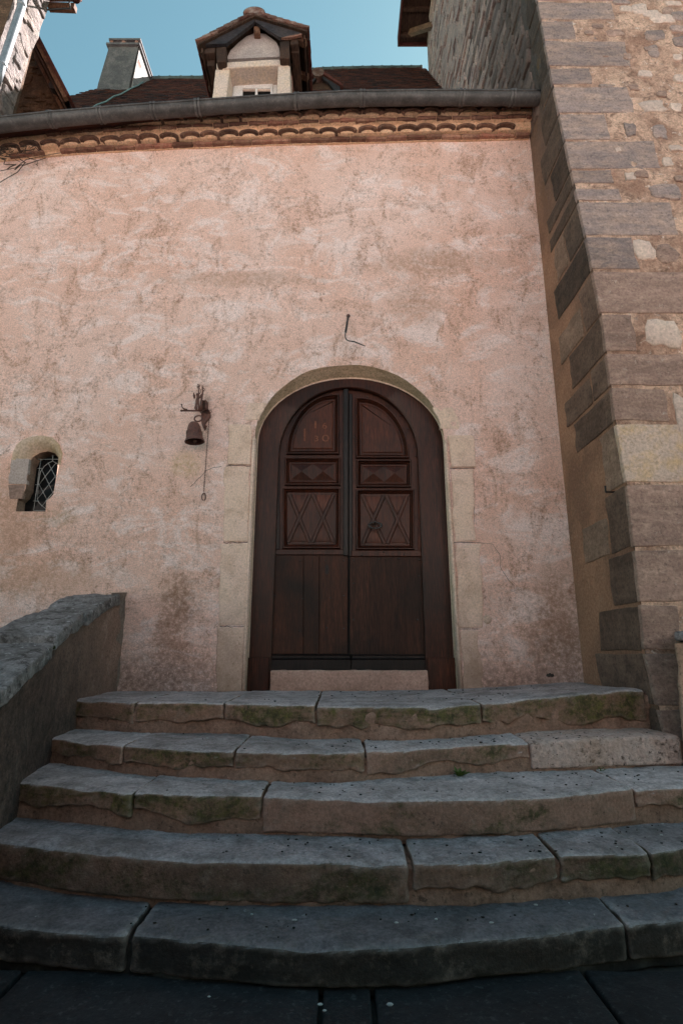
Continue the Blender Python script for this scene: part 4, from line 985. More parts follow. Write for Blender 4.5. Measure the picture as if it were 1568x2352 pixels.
# quoins: (top y, bottom y, right end x, material)
Q = [(6, 44, 1409, 'block_grey'), (49, 90, 1320, 'block_grey'), (95, 151, 1443, 'block_grey'), (157, 193, 1359, 'block_grey'), (200, 258, 1450, 'block_grey'), (263, 320, 1396, 'block_grey'), (325, 387, 1510, 'block_grey'),
     (391, 420, 1408, 'block_grey'), (434, 460, 1425, 'block_grey'), (465, 540, 1549, 'block_grey'), (545, 617, 1460, 'block_grey'), (625, 719, 1640, 'block_brown'), (723, 806, 1459, 'block_brown'), (813, 884, 1640, 'block_brown'),
     (892, 966, 1533, 'block_brown'), (975, 1107, 1640, 'block_yellow'), (1114, 1254, 1640, 'block_brown'), (1264, 1382, 1640, 'block_brown'), (1391, 1494, 1562, 'block_brown'), (1502, 1622, 1540, 'block_brown'), (1630, 1760, 1537, 'block_brown')]
def AE(px, py):                        # point of the battered front
    Y = 4.3
    for _ in range(12): p = A(px, py, Y); Y = ey(p.z)
    return A(px, py, Y)
def edge_z(py):
    x = 1460
    for _ in range(12): p = AE(x, py); x += (XS - p.x) * 200
    return p.z
rows = [(edge_z(a), edge_z(b), r, m) for a, b, r, m in Q]
up = rows[0][0] + .05
for i in range(6): rows.insert(0, (up + .42, up, 1330 if i % 2 else 1410, 'block_grey')); up += .46
stone_n = 0
for i, (zt, zb, rx, mt) in enumerate(rows):
    py_mid = None
    zm = (zt + zb) / 2
    yq = ey(zm)
    # right end in world x from the pixel column
    k = (CX + 0, 0)
    zc_ = yq * math.cos(PITCH) + (zm - EYE) * math.sin(PITCH); xr = (rx - CX) / F_PX * zc_
    L = max(.25, xr - XS); H = zt - zb; seed = i + 200
    short = L < .55
    dep = (.30 if not short else .72) + random.uniform(-.06, .08)
    def f(p, zb=zb, L=L, H=H, seed=seed):
        z = zb + p.z; x = XS - .009 + p.x
        if p.x > L - .08: x += nz(z * 7, seed, 3) * .02
        return (x, ey(z) - .007 + p.y, z + (nz(x * 2.5, seed, 2) * .012))
    build('stone', rock((L, .05, H), f, .04, .009, .003, seed, 8, .004), mt, tower, 50)
    # its return on the shaded side face
    if zb > 9.5: continue
    def g(p, zb=zb, seed=seed, H=H, dep=dep):
        z = zb + p.z; y = ey(z) + .048 + p.y
        if p.y > dep - .1: y += nz(z * 6, seed, 3) * .04
        return (XS - .008 + p.x, y, z + nz(y * 2.5, seed, 2) * .012)
    dep = max(.2, min(dep, D - ey(zm) - .3)) if zm < 7.0 else .26
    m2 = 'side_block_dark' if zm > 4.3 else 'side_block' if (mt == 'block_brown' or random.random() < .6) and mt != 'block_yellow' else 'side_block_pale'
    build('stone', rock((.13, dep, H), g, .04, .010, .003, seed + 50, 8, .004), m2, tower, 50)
    y2 = ey(zm) + .05 + dep + .03; L2 = D - .16 - y2 - random.uniform(0, .25)
    if L2 > .16 and random.random() < .72 and zm < 6.3:
        h2 = H * random.uniform(.6, .95)
        def g2(p, zb=zb, y2=y2, seed=seed):
            return (XS - .010 + p.x, y2 + p.y + nz(p.z * 6, seed, 8) * .04, zb + p.z + nz(p.y * 4, seed, 2) * .02)
        build('stone', rock((.10, L2, h2), g2, .05, .012, .006, seed + 90, 8, .005), random.choice(('side_block_pale', 'side_block_pale', 'side_block')), tower, 50)
    # corner piece shares the arris
    def h(p, zb=zb, seed=seed, H=H):
        z = zb + p.z; return (XS - .012 + p.x, ey(z) - .010 + p.y, z)
# rubble set in the mortar of the front, seen on the photograph
RB = [(1470, 22, 22, 12, 'block_pink'), (1492, 33, 26, 10, 'block_pink'), (1518, 43, 30, 12, 'block_pink'), (1437, 20, 16, 8, 'block_pink'), (1532, 27, 15, 9, 'block_brown'), (1555, 36, 18, 10, 'block_grey'), (1505, 82, 26, 13, 'block_grey'), (1553, 64, 17, 9, 'block_grey'),
      (1412, 76, 22, 9, 'block_brown'), (1558, 96, 15, 14, 'block_grey'), (1500, 118, 13, 15, 'block_grey'), (1486, 112, 8, 5, 'block_grey'), (1392, 198, 19, 4, 'block_grey'), (1500, 245, 34, 15, 'block_pink'), (1447, 298, 14, 17, 'block_grey'), (1514, 303, 18, 18, 'block_grey'),
      (1532, 372, 12, 12, 'block_pink'), (1552, 247, 14, 10, 'block_pink'), (1528, 440, 36, 18, 'block_grey'), (1478, 575, 26, 24, 'block_pink'), (1532, 585, 28, 24, 'block_brown'), (1446, 405, 15, 10, 'block_pink'), (1523, 766, 48, 38, 'block_pink'), (1567, 945, 20, 46, 'block_pink'),
      (1440, 130, 10, 8, 'block_brown'), (1560, 180, 14, 10, 'block_pink'), (1455, 200, 14, 8, 'block_brown'), (1550, 340, 18, 8, 'block_pink'), (1470, 400, 20, 10, 'block_brown'), (1425, 5, 20, 6, 'block_grey'), (1555, 132, 12, 8, 'block_pink'), (1480, 170, 16, 9, 'block_pink'), (1545, 8, 20, 6, 'block_pink'),
      (1520, 215, 12, 7, 'block_brown'), (1418, 345, 8, 6, 'block_pink'), (1560, 410, 14, 8, 'block_brown'), (1500, 480, 1, 1, 'block_grey'), (1372, 60, 16, 6, 'block_brown'), (1350, 75, 12, 6, 'block_brown'), (1390, 130, 8, 1, 'block_brown')]
for i, (px, py, w, h, mt) in enumerate(RB):
    c = AE(px, py); e1 = AE(px + w, py); e2 = AE(px, py - h); W = (e1.x - c.x); H = (e2.z - c.z)
    m = MB(); o = 0; N = 14
    rr = []
    for k in range(N):
        t = 2 * math.pi * k / N; sq = 1 / max(abs(math.cos(t)), abs(math.sin(t))) ** .85
        q = sq * (1 + nz(math.cos(t), math.sin(t), i * 3.3, 1.4) * .42) * .9
        rr.append((math.cos(t) * W * q, math.sin(t) * H * q))
    for s_, dy in ((1.04, .03), (1.0, -.002), (.93, -.011), (.5, -.014 + nz(i, 2, 3) * .005)):
        for x, z in rr: m.v.append(Vector((c.x + x * s_, ey(c.z + z * s_) + dy + nz(x * 9, i, z * 9) * .008, c.z + z * s_)))
    for j in range(3):
        for k in range(N): m.f.append((j * N + k, j * N + (k + 1) % N, (j + 1) * N + (k + 1) % N, (j + 1) * N + k))
    m.f.append(tuple(3 * N + k for k in range(N)))
    build('stone', m, mt, tower, 50)
# coursed rubble of the side wall above the roof line: largest 260 as stones, rest joined
rub = []
z = 6.9; row = 0
while z < 16.4:
    h = random.uniform(.10, .19); y = ey(z) + (.34 if z > 7.0 else .8) + random.uniform(0, .12)
    while y < 10.98:
        L = random.uniform(.16, .46); L = min(L, 10.99 - y)
        if L < .08: break
        rub.append((y, z, L, h, row)); y += L + random.uniform(.012, .035)
    z += h + random.uniform(.010, .022); row += 1
rest = MB()
def rub_mesh(seed, L, h, lo=False):
    return rock((.10, L, h), lambda p: (p.x, p.y, p.z), max(L / 3.0, .1), min(.022, h * .2), .010, seed, 12, .012)
seen = sorted(rub, key=lambda r: -(r[2] * r[3]) / (r[0] ** 2 + (r[1]) ** 2))
protos = []
cnt = 0
for (y, z, L, h, row) in seen:
    big = cnt < 255 and z < 14.5
    pr = random.uniform(.012, .05)
    if big:
        if len(protos) < 14:
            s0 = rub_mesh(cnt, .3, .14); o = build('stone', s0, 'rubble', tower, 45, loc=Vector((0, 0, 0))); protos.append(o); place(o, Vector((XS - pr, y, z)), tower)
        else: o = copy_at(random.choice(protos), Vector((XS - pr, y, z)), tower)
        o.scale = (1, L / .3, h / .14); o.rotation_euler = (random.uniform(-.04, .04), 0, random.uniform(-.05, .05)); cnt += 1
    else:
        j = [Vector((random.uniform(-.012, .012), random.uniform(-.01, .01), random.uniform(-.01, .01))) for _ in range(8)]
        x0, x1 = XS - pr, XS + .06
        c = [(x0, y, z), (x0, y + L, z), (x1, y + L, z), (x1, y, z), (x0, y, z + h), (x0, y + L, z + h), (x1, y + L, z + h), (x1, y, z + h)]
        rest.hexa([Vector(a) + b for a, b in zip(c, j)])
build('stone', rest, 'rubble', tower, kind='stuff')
# eave of the tower roof
se = build('eave', MB().box((1.50, 3.2, 15.42 + EYE), (7, 11.32, 15.47 + EYE)), 'beam', tower)
ez = 15.42 + EYE
build('fascia', MB().box((1.46, 3.2, ez - .10), (1.498, 11.36, ez + .12)), 'dormer_tile_dark', se)
build('fascia', MB().box((1.50, 11.322, ez - .10), (7, 11.36, ez + .12)), 'dormer_tile_dark', se)
for y in (9.3, 9.9, 10.5, 11.1): build('rafter', MB().beam((1.52, y, ez - .05), (2.6, y, ez - .05), .07, .08), 'beam', se)
build('strut', MB().beam((1.75, 11.0, ez - .12), (2.22, 10.3, ez - .85), .12, .12), 'beam_brown', se)
build('roof', MB().slab([(1.46, 3.2, ez + .125), (1.46, 11.36, ez + .125), (4, 9, ez + 2.6), (4, 5, ez + 2.6)], (0, 0, .1)).slab([(1.46, 11.36, ez + .125), (7, 11.36, ez + .125), (4, 9, ez + 2.6)], (0, 0, .1)), 'roof', tower)
# small nail on the shaded side
np_ = AX(1405, 1130, XS - .02)
build('iron_peg', MB().tube([np_ + Vector((.02, 0, 0)), np_ + Vector((-.05, 0, .0)), np_ + Vector((-.05, 0, .05))], .008, 6), 'iron', tower, True)

# ================================================================== PARAPETS
PX = [(1.9, -1.72), (2.6, -1.735), (3.1, -1.765), (3.47, -1.815), (4.01, -1.925), (4.37, -1.965), (5.2, -2.02), (5.40, -2.04)]
def pface(y): return interp(PX, y)
CZ = [(1.9, -.55), (2.5, -.38), (3.07, -.173), (3.365, -.059), (3.77, .075), (4.08, .19), (4.41, .29), (4.89, .45), (5.12, .49), (5.36, .51)]
def pz(y): return interp(CZ, y) + EYE
lp = empty('stair_parapet', (-1.9, 3.8, 0), 'lichened sloping stair wall with broken stone coping left of the steps', 'parapet')
def pf(u, v):
    y = lerp(1.9, D, u); z = lerp(0, pz(y) - .07, v)
    b = mn.fractal(Vector((y * 2, 4, z * 2)), 1, 2, 4) * .022 + nz(0, y, z, 8) * .008
    return (pface(y) + b, y, z)
m = MB().grid(pf, 90, 50)
m.grid(lambda u, v: (pface(lerp(1.9, D, u)) - .34, lerp(1.9, D, u), lerp(0, pz(lerp(1.9, D, u)) - .07, v)), 20, 4)
m.grid(lambda u, v: (lerp(pface(1.9) - .34, pface(1.9), u), 1.9, lerp(0, pz(1.9) - .07, v)), 4, 4)
m.grid(lambda u, v: (pface(lerp(1.9, D, u)) - .34 * v, lerp(1.9, D, u), pz(lerp(1.9, D, u)) - .07), 40, 2)
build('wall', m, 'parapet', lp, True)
for i, (ya, yb, dz) in enumerate(((1.9, 2.70, .0), (2.72, 3.70, -.006), (3.76, 4.34, .020), (4.36, 5.16, .004))):
    def f(p, ya=ya, yb=yb, i=i, dz=dz):
        y = ya + p.y; x = pface(y) + .035 - .40 + p.x
        x += nz(y * 2.4, i, 1) * .030 + nz(y * 9, i, 1) * .012
        yy = y + (p.x - .40) * (-.38 * max(0, 1 - p.y / .4) if i == 2 else (-.38 * max(0, (p.y - .55) / .43) if i == 1 else 0)) * -1
        return (x, yy, pz(y) - .085 + p.z + dz + nz(x * 4, y * 4, i) * .012)
    build('coping_stone', rock((.40, yb - ya, .105), f, .03, .020, .009, i + 70, 8, .006, 4), 'coping', lp, 60)
m = MB().grid(lambda u, v: (pface(5.36 - .22 * v) - .03 + .045 * (1 - v) + nz(u * 8, v * 3, 2) * .02, lerp(5.40, 5.06, v), lerp(ZT[0] - .02, EYE + .56 - .04 * v, u) + 0), 40, 5)
build('mortar_fillet', m, 'parapet_fillet', lp, True)
mo = MB()
for i in range(60):
    t = random.random(); yy = 3.735 - t * .15 + random.uniform(-.012, .012); x = pface(3.74) + .03 - t * .38
    mo.ball((x, yy, pz(yy) - .030 + random.uniform(-.004, .006)), random.uniform(.008, .016), 6, 3)
build('moss', mo, 'moss', lp, True, kind='stuff')
rp = empty('side_parapet', (2.6, 3.9, 0), 'brown rendered low wall at the foot of the tower by the right edge', 'parapet')
def rf(p):
    z = ZT[2] - .02 + p.z; return (2.16 + .03 * p.z + p.x + p.y * .62 + nz(p.y * 4, p.z * 4, 2) * .015, 3.82 + p.y, z)
build('wall', rock((1.6, .6, .80), rf, .06, .03, .012, 9, 6, .015), 'sideplaster', rp, 50)
build('coping_stone', rock((1.6, .68, .06), lambda p: (2.17 + p.x + p.y * .62, 3.78 + p.y, ZT[2] + .785 + p.z), .05, .02, .008, 19, 6, .01), 'coping', rp, 50)

# ================================================================== REAR HOUSE (dark tiled roof behind)
def RPZ(Y): return 9.2 + EYE + 1.6 * (Y - 8)
def onroof(px, py):
    Y = 9.0
    for _ in range(60):
        r = _ray(px, py); e = r[2] / r[1]; Y = (9.2 - 12.8) / (e - 1.6)
    return A(px, py, Y)
rear = empty('rear_house', (-1, 10, 0), 'dark brown tiled roof rising behind the gutter with a sooty chimney', 'house')
RIDGE = [(100, 233), (175, 217), (225, 204), (300, 191), (340, 183), (475, 182), (600, 174), (745, 161), (860, 158), (1010, 157), (1150, 157)]
rid = [onroof(*p) for p in RIDGE]
def ridY(x): return interp([(p.x, p.y) for p in rid], x)
m = MB(); tilesm = MB()
n = 60
for i in range(n + 1):
    x = lerp(-7.5, 2.19, i / n); Yr = ridY(x); m.v += [Vector((x, 7.6, RPZ(7.6))), Vector((x, Yr, RPZ(Yr))), Vector((x, Yr + 2.5, RPZ(Yr) - 3)), Vector((x, Yr + 2.5, 0)), Vector((x, 7.8, 0))]
for i in range(n):
    for j in range(4): a = i * 5 + j; m.f.append((a, a + 1, a + 6, a + 5))
rb = build('roof', m, 'dark', rear)
sdir = Vector((0, 1, 1.6)).normalized(); nrm = Vector((0, -1.6, 1)).normalized()
tv = [MB() for _ in range(3)]
r_ = 0
while r_ < 66:
    s0 = .11 * r_; Y = 7.9 + s0 * sdir.y; z = RPZ(Y)
    x = -7.4 + (r_ % 2) * .09
    while x < 2.03:
        w = .17
        if Y < ridY(x) - .02:
            b = Vector((x, Y, z)) + nrm * (.012 + random.uniform(0, .012)); t = tv[random.choice((0, 0, 1, 2))]
            e = sdir * .15 - nrm * .012; wv = Vector((w * .94, 0, random.uniform(-.004, .004)))
            t.hexa([b, b + wv, b + wv + e, b + e, b + nrm * .016, b + wv + nrm * .016, b + wv + e + nrm * .016, b + e + nrm * .016])
        x += w + .004
    r_ += 1
M['roof2'] = weathered('brown_roof_tile', (.11, .040, .026), (.075, .03, .022), (.14, .05, .03), big=.5, mid=2.5, vary=0, b=(.7, .02))
M['roof3'] = weathered('black_roof_tile', (.040, .02, .018), (.03, .018, .017), (.055, .026, .02), big=.5, mid=2.5, vary=0, b=(.7, .02))
for t, mt in zip(tv, ('roof', 'roof2', 'roof3')): build('roof_tile', t, mt, rb, kind='stuff')
for i in range(26):
    xa = lerp(rid[4].x, 2.05, i / 26); xb = lerp(rid[4].x, 2.05, (i + 1) / 26)
    pa, pb = [Vector((x, ridY(x), RPZ(ridY(x)) + .02)) for x in (xa, xb)]
    mm = MB().tube([pa, pb], .065, 10); mm.ball(pb + Vector((0, 0, .055)), .045, 8, 5)
    build('ridge_tile', mm, 'ridge', rb, 40)
cab = [onroof(*p) + nrm * .05 for p in ((205, 260), (225, 247), (245, 240), (262, 228), (280, 222), (300, 210), (318, 202), (335, 190), (342, 184))]
build('lead_cable', MB().tube(cab, .014, 6), 'cable', rear, True)
# chimney
YC = 9.45
def k6(cx, cy, Y): return A(202 + cx * .1133, 73.5 + cy * .1133, Y)
bl, br, tr, tl = k6(150, 1160, YC), k6(835, 1060, YC), k6(1018, 290, YC), k6(430, 285, YC)
dk = Vector((0, .95, 0))
chim = build('chimney', MB().slab([bl - Vector((0, 0, .6)), br - Vector((0, 0, .6)), br, tr, tl, k6(205, 1040, YC)], (0, .95, 0)), 'chimney', rear)
xr0, xr1 = br.x, tr.x
side = [br + Vector((.008, .03, -.5)), tr + Vector((.008, .03, 0)), tr + Vector((.008, .92, 0)), br + Vector((.008, .92, -.5))]
build('side_render', MB().slab(side, (.01, 0, 0)), 'chimney_side', chim)
for i in range(12):
    t = .20 + i * .05; p = br.lerp(tr, t)
    build('brick', MB().box((p.x + .012, YC + .05 + .02 * (i % 3), p.z), (p.x + .032, YC + .28 + .05 * math.sin(i * .5), p.z + .035)), 'chimney_brick', chim)
build('chimney_collar', MB().box((tl.x - .05, YC - .05, tl.z), (tr.x + .05, YC + 1.0, k6(700, 250, YC).z)), 'chimney', chim)
zc_ = k6(700, 250, YC).z
hh = k6(700, 165, YC).z - zc_
for f_ in (0, .46, .96):
    x = lerp(tl.x, tr.x - .06, f_)
    for j in range(6): build('brick', MB().box((x, YC + .17 * j, zc_), (x + .07, YC + .10 + .17 * j, zc_ + hh)), 'chimney_side' if j % 2 else 'chimney_brick', chim)
build('chimney_cap', MB().box((tl.x - .02, YC - .02, zc_ + hh), (tr.x + .04, YC + .98, zc_ + hh + .045)), 'chimney', chim)
build('flue_void', MB().box((tl.x + .08, YC + .12, zc_), (tr.x - .08, YC + .9, zc_ + hh)), 'dark', chim)
# small far dormer
sdm = empty('dormer', onroof(755, 207), parent=rear)
YS = onroof(750, 200).y - .30
def s2(cx, cy, Y=YS): return A(704.4 + cx * .2148, 140.9 + cy * .2148, Y)
build('dormer_front', MB().slab([s2(60, 340), (s2(300, 340)), s2(300, 290), s2(200, 215), s2(125, 130), s2(60, 220)], (0, 1.2, 0)), 'beam', sdm)
build('barge_board', MB().slab([s2(60, 190, YS - .1), s2(125, 120, YS - .1), s2(355, 265, YS - .1), s2(350, 315, YS - .1), s2(300, 315, YS - .1), s2(240, 230, YS - .1), s2(125, 145, YS - .1), s2(60, 222, YS - .1)], (0, .06, 0)), 'beam_black', sdm)
build('roof_slope', MB().slab([s2(125, 95, YS - .14), s2(390, 265, YS - .14), s2(390, 265, YS - .14) + Vector((0, 1.4, 0)), s2(125, 95, YS - .14) + Vector((0, 1.4, 0))], (0, 0, .07)), 'dormer_tile_dark', sdm)
build('roof_slope', MB().slab([s2(125, 95, YS - .14), s2(-40, 230, YS - .14), s2(-40, 230, YS - .14) + Vector((0, 1.4, 0)), s2(125, 95, YS - .14) + Vector((0, 1.4, 0))], (0, 0, .07)), 'dormer_tile_dark', sdm)
pr_ = s2(122, 105, YS - .15)
build('ridge_tile', MB().tube([pr_, pr_ + Vector((0, 1.4, 0))], .125, 12), 'dormer_tile', sdm, 40)
build('window_head', MB().slab([s2(80, 345, YS - .02), s2(280, 345, YS - .02), s2(280, 308, YS - .02), s2(80, 314, YS - .02)], (0, .05, 0)), 'white', sdm)

# ================================================================== LEFT HOUSES
lh = empty('corner_house', (-4.8, 5.6, 0), 'sunlit pale rough stone house corner at the upper left with a zinc downpipe', 'house')
XH = -4.1
fe = [AX(x, y, XH) for x, y in ((108, 20), (87, 84), (70, 124), (44, 211), (28, 265))]
fet = sorted((p.z, p.y) for p in fe); fet = [(0, fet[0][1] - .25)] + fet + [(13, fet[-1][1] + .3)]
ne = [AX(x, y, XH) for x, y in ((30, 0), (20, 35), (0, 94))]
net = sorted((p.z, p.y) for p in ne); net = [(0, net[0][1])] + net + [(13, net[-1][1])]
def lf_(u, v):
    z = lerp(5.5, 10.6, v); y = lerp(interp(net, z), interp(fet, z), u)
    b = mn.fractal(Vector((3, y * 2.5, z * 1.8)), 1, 2, 5) * .035 if .0 < u < 1 else nz(y, z * 4, 2) * .02
    return (XH + b, y + nz(1, 3, z * 5) * .02 * u, z)
build('wall', MB().grid(lf_, 40, 160), 'leftwall', lh, True)
build('front_wall', MB().grid(lambda u, v: (lerp(-8, XH, u), interp(net, lerp(5.5, 10.6, v)) - .004 + nz(u * 40, v * 50, 1) * .012, lerp(5.5, 10.6, v)), 40, 40), 'brownwall', lh, True)
build('front_wall', MB().box((-8, 5.3, 0), (XH - .05, 5.5, 5.6)), 'brownwall', lh)
build('rear_wall', MB().slab([(XH - .06, interp(fet, 5.5), 5.5), (XH - .06, interp(fet, 10.6), 10.6), (-8, interp(fet, 10.6), 10.6), (-8, interp(fet, 5.5), 5.5)], (0, -.1, 0)), 'brownwall', lh)
# scattered proud stones
for i in range(26):
    z = random.uniform(7.4, 9.9); y0, y1 = interp(net, z), interp(fet, z); y = random.uniform(y0 + .1, y1 - .22); L = random.uniform(.12, .26); h = random.uniform(.08, .15)
    build('stone', rock((.08, L, h), lambda p, y=y, z=z: (XH - .055 + p.x, y + p.y, z + p.z), .05, .02, .012, i, 10, .008), 'leftwall', lh, 50)
# eave, rafters, tiles and iron bracket
et = AX(108, 20, XH).z
ev = build('eave', MB().box((-8, 5.0, et + .36), (XH + .30, interp(fet, et) + .15, et + .40)), 'beam', lh)
for i in range(4):
    y = 5.15 + i * .33; build('rafter', MB().beam((XH - .1, y, et + .31), (XH + .28, y, et + .29), .08, .09), 'beam_brown', ev)
build('roof_tile', MB().box((XH - 1, 4.95, et + .405), (XH + .36, interp(fet, et) + .18, et + .45)), 'dormer_tile_dark', ev)
pt = AX(107, 25, XH) + Vector((.0, -.02, 0))
q1, q2 = A(162, 18, pt.y + .02), A(155, -14, pt.y + .0)
build('iron_bracket', MB().tube([pt - Vector((.1, 0, 0)), pt, q1, q2], .013, 6), 'iron', lh, True)
gc = A(172, -4, pt.y)
build('gutter_end', MB().lathe(gc, [(.001, -.02), (.06, -.01), (.075, .02), (.075, .1)], 14, (0.1, 0, 1)), 'dormer_tile_dark', lh, True)
pp = [AX(x, y, XH + .10) for x, y in ((53, -10), (48, 18), (4, 152), (-10, 195))]
dpipe = build('downpipe', MB().tube(pp, .047, 14), 'zinc_pale', lh, True)
a_ = AX(50, 8, XH + .10)
build('pipe_collar', MB().tube([a_, a_ - Vector((0, 0, .04))], .055, 14), 'zinc_pale', dpipe, True)
a_ = AX(6, 147, XH + .10)
build('pipe_collar', MB().tube([a_, a_ - Vector((0, 0, .04))], .053, 14), 'zinc_pale', dpipe, True)
# gabled barn behind
gb = empty('gabled_barn', (-5, 7, 0), 'shaded brown rubble gable with timber verge between the stone corner and chimney', 'barn')
YG = 7.0
def k2(cx, cy, Y=YG): return A(cx * .2344, cy * .2344, Y)
gw = [k2(-200, 1500), k2(690, 1500), k2(655, 1100), k2(560, 900), k2(470, 735), k2(380, 560), k2(300, 420), k2(-200, 0)]
def bw(u, v):
    x = lerp(gw[0].x, k2(760, 1300).x, u); z = lerp(gw[0].z, gw[-1].z, v)
    return (x, YG + mn.fractal(Vector((x * 3, 1, z * 3)), 1, 2, 4) * .02, z)
build('wall', MB().slab(gw, (0, .3, 0)), 'brownwall', gb)
for i in range(46):
    cx, cy = random.uniform(60, 560), random.uniform(560, 1130)
    if cy < 430 + (cx - 300) * 1.9 + 90 : continue
    c = k2(cx, cy); L = random.uniform(.10, .24); h = random.uniform(.05, .12)
    build('stone', rock((L, .06, h), lambda p, c=c: (c.x + p.x, YG - .022 + p.y, c.z + p.z), .06, .018, .010, i, 10, .008), 'brownwall', gb, 50)
def vb(a, b, w, dy0, dy1, mt, nm):
    a = Vector(a); b = Vector(b); d = (b - a).normalized(); s_ = Vector((d.z, 0, -d.x)) * w
    return build(nm, MB().slab([a + Vector((0, dy0, 0)), b + Vector((0, dy0, 0)), b + s_ * -1 + Vector((0, dy0, 0)), a + s_ * -1 + Vector((0, dy0, 0))], (0, dy1 - dy0, 0)), mt, gb)
a, b = k2(320, 230), k2(800, 1170)
vb(a, b, -.045, -.42, .35, 'dormer_tile_dark', 'verge_tile')
vb(a + Vector((-.04, 0, -.02)), b + Vector((-.04, 0, -.02)), -.06, -.40, -.33, 'beam_brown', 'barge_board')
vb(a + Vector((-.11, 0, -.05)), b + Vector((-.11, 0, -.05)), -.03, -.34, -.02, 'beam', 'rafter')
vb(a + Vector((-.15, 0, -.07)), b + Vector((-.15, 0, -.07)), -.05, -.20, -.02, 'beam_brown', 'rafter')
vb(a + Vector((-.06, 0, -.02)), b + Vector((-.06, 0, -.02)), -.17, -.06, -.03, 'beam', 'soffit')
c = k2(530, 820, YG - .3)
build('purlin_end', MB().tube([c, c + Vector((0, .35, 0))], .085, 8), 'beam_black', gb)
c = k2(375, 430, YG - .3)
build('purlin_end', MB().tube([c, c + Vector((0, .35, 0))], .065, 8), 'beam_brown', gb)

# ================================================================== SMALL THINGS ON THE FACADE
# bell on its bracket
def k4(cx, cy, Y): return A(398 + cx * .1354, 857.5 + cy * .1354, Y)
YB = D - .17
bell = empty('wall_bell', k4(520, 700, D), 'rusty bronze bell hanging from an ornate wall bracket left of the door', 'bell')
bm_ = k4(362, 1155, YB)
prof = [(.0, .205), (.022, .204), (.036, .198), (.052, .178), (.062, .150), (.068, .12), (.070, .115), (.070, .108), (.073, .10), (.077, .070), (.079, .060), (.081, .055), (.079, .050), (.082, .035), (.088, .018), (.096, .004), (.096, -.003), (.090, -.002), (.082, .018), (.074, .05), (.062, .13), (.04, .18), (0, .19)]
bd = build('bell_body', MB().lathe(bm_, prof, 36, (-.10, .0, 1)), 'rust', bell, 35)
dec = MB()
for i in range(10):
    t = 2 * math.pi * i / 10; cc = bm_ + Vector((-.10 * .082 * 0 + math.cos(t) * .0755 - .008, math.sin(t) * .0755, .085))
    tg = Vector((-math.sin(t), math.cos(t), 0)); dec.tube([cc + tg * math.cos(s_) * .016 + Vector((0, 0, math.sin(s_) * .016)) for s_ in [2 * math.pi * j / 10 for j in range(10)]], .0028, 5, True)
build('bell_relief', dec, 'rust', bd, True)
build('clapper', MB().tube([bm_ + Vector((0, 0, .15)), bm_ + Vector((.004, -.01, .01))], .005, 6).ball(bm_ + Vector((.004, -.012, .004)), .018, 10, 6), 'rust', bell, True)
rc = k4(425, 765, YB)
build('bell_ring', MB().tube([rc + Vector((math.cos(t) * .039, math.sin(t) * .012, math.sin(t) * .036)) for t in [2 * math.pi * i / 20 for i in range(20)]], .0075, 8, True), 'rust', bell, True)
pl = MB()
pp_ = [(545, 440), (580, 480), (575, 590), (620, 640), (625, 720), (570, 790), (530, 850), (545, 910), (520, 950), (480, 860), (470, 760), (480, 640), (460, 590), (480, 500)]
pl.slab([k4(x, y, D - .035) for x, y in pp_], (0, .04, 0))
wp = build('bracket_plate', pl, 'rust', bell)
for cx, cy, r in ((580, 670, .018), (545, 500, .020), (510, 560, .016), (520, 740, .014), (540, 910, .018)):
    cc = k4(cx, cy, D - .04); build('scroll', MB().tube([cc + Vector((math.cos(t) * r * (1 - t / 16), 0, math.sin(t) * r * (1 - t / 16))) for t in [i * .6 for i in range(18)]], .004, 5), 'rust', wp, True)
p0, p1 = k4(605, 632, D - .03), k4(138, 632, D - .24)
build('bracket_arm', MB().tube([p0, p1], .0085, 8).ball(p1, .012).tube([p0.lerp(p1, .35), k4(520, 740, D - .03)], .006, 6).tube([p0.lerp(p1, .25), k4(480, 700, D - .02)], .005, 6), 'rust', bell, True)
orn = MB()
def s4(pts, r, Y=D - .12): orn.tube([k4(x, y, Y) for x, y in pts], r, 6)
s4([(400, 630), (380, 590), (385, 545), (400, 470), (410, 400), (400, 360)], [.010, .016, .010, .015, .010, .010]); orn.ball(k4(404, 355, D - .12), .013)
s4([(440, 630), (430, 560), (425, 470), (430, 380), (430, 290), (418, 220)], [.012, .012, .008, .008, .006, .005])
s4([(470, 620), (470, 500), (485, 400), (500, 310), (490, 230), (493, 195)], [.012, .012, .010, .007, .006, .003])
orn.tube([k4(420 + 14 * math.cos(t), 215 + 28 * math.sin(t), D - .12) for t in [2 * math.pi * i / 12 for i in range(12)]], .004, 5, True)
s4([(440, 250), (462, 280), (458, 320), (445, 350)], .004); s4([(500, 240), (530, 265), (520, 290), (500, 310)], .005); s4([(440, 240), (448, 195)], .003)
for w in ([(340, 315), (375, 370), (372, 420), (345, 425), (332, 370)], [(500, 325), (505, 365), (470, 410), (435, 425), (450, 370)]):
    orn.slab([k4(x, y, D - .13) for x, y in w], (0, .008, 0))
s4([(490, 600), (470, 520), (500, 470), (545, 470), (560, 520), (545, 580), (570, 620)], .013, D - .07)
s4([(240, 605), (215, 612), (185, 605), (155, 580), (140, 545), (140, 520)], [.004, .008, .009, .006, .005, .005], D - .23); orn.ball(k4(140, 528, D - .23), .009)
build('ornament', orn, 'rust', bell, True)
build('loop', MB().tube([k4(628 + 20 * math.cos(t), 645 + 24 * math.sin(t), D - .05) for t in [2 * math.pi * i / 12 for i in range(12)]], .003, 5, True), 'rust', bell, True)
c0, c1 = k4(612, 690, D - .055), k4(516, 2015, D - .035)
nl_ = 44; lk = None
ch = empty('chain', c0, parent=bell)
L_ = (c1 - c0).length / nl_
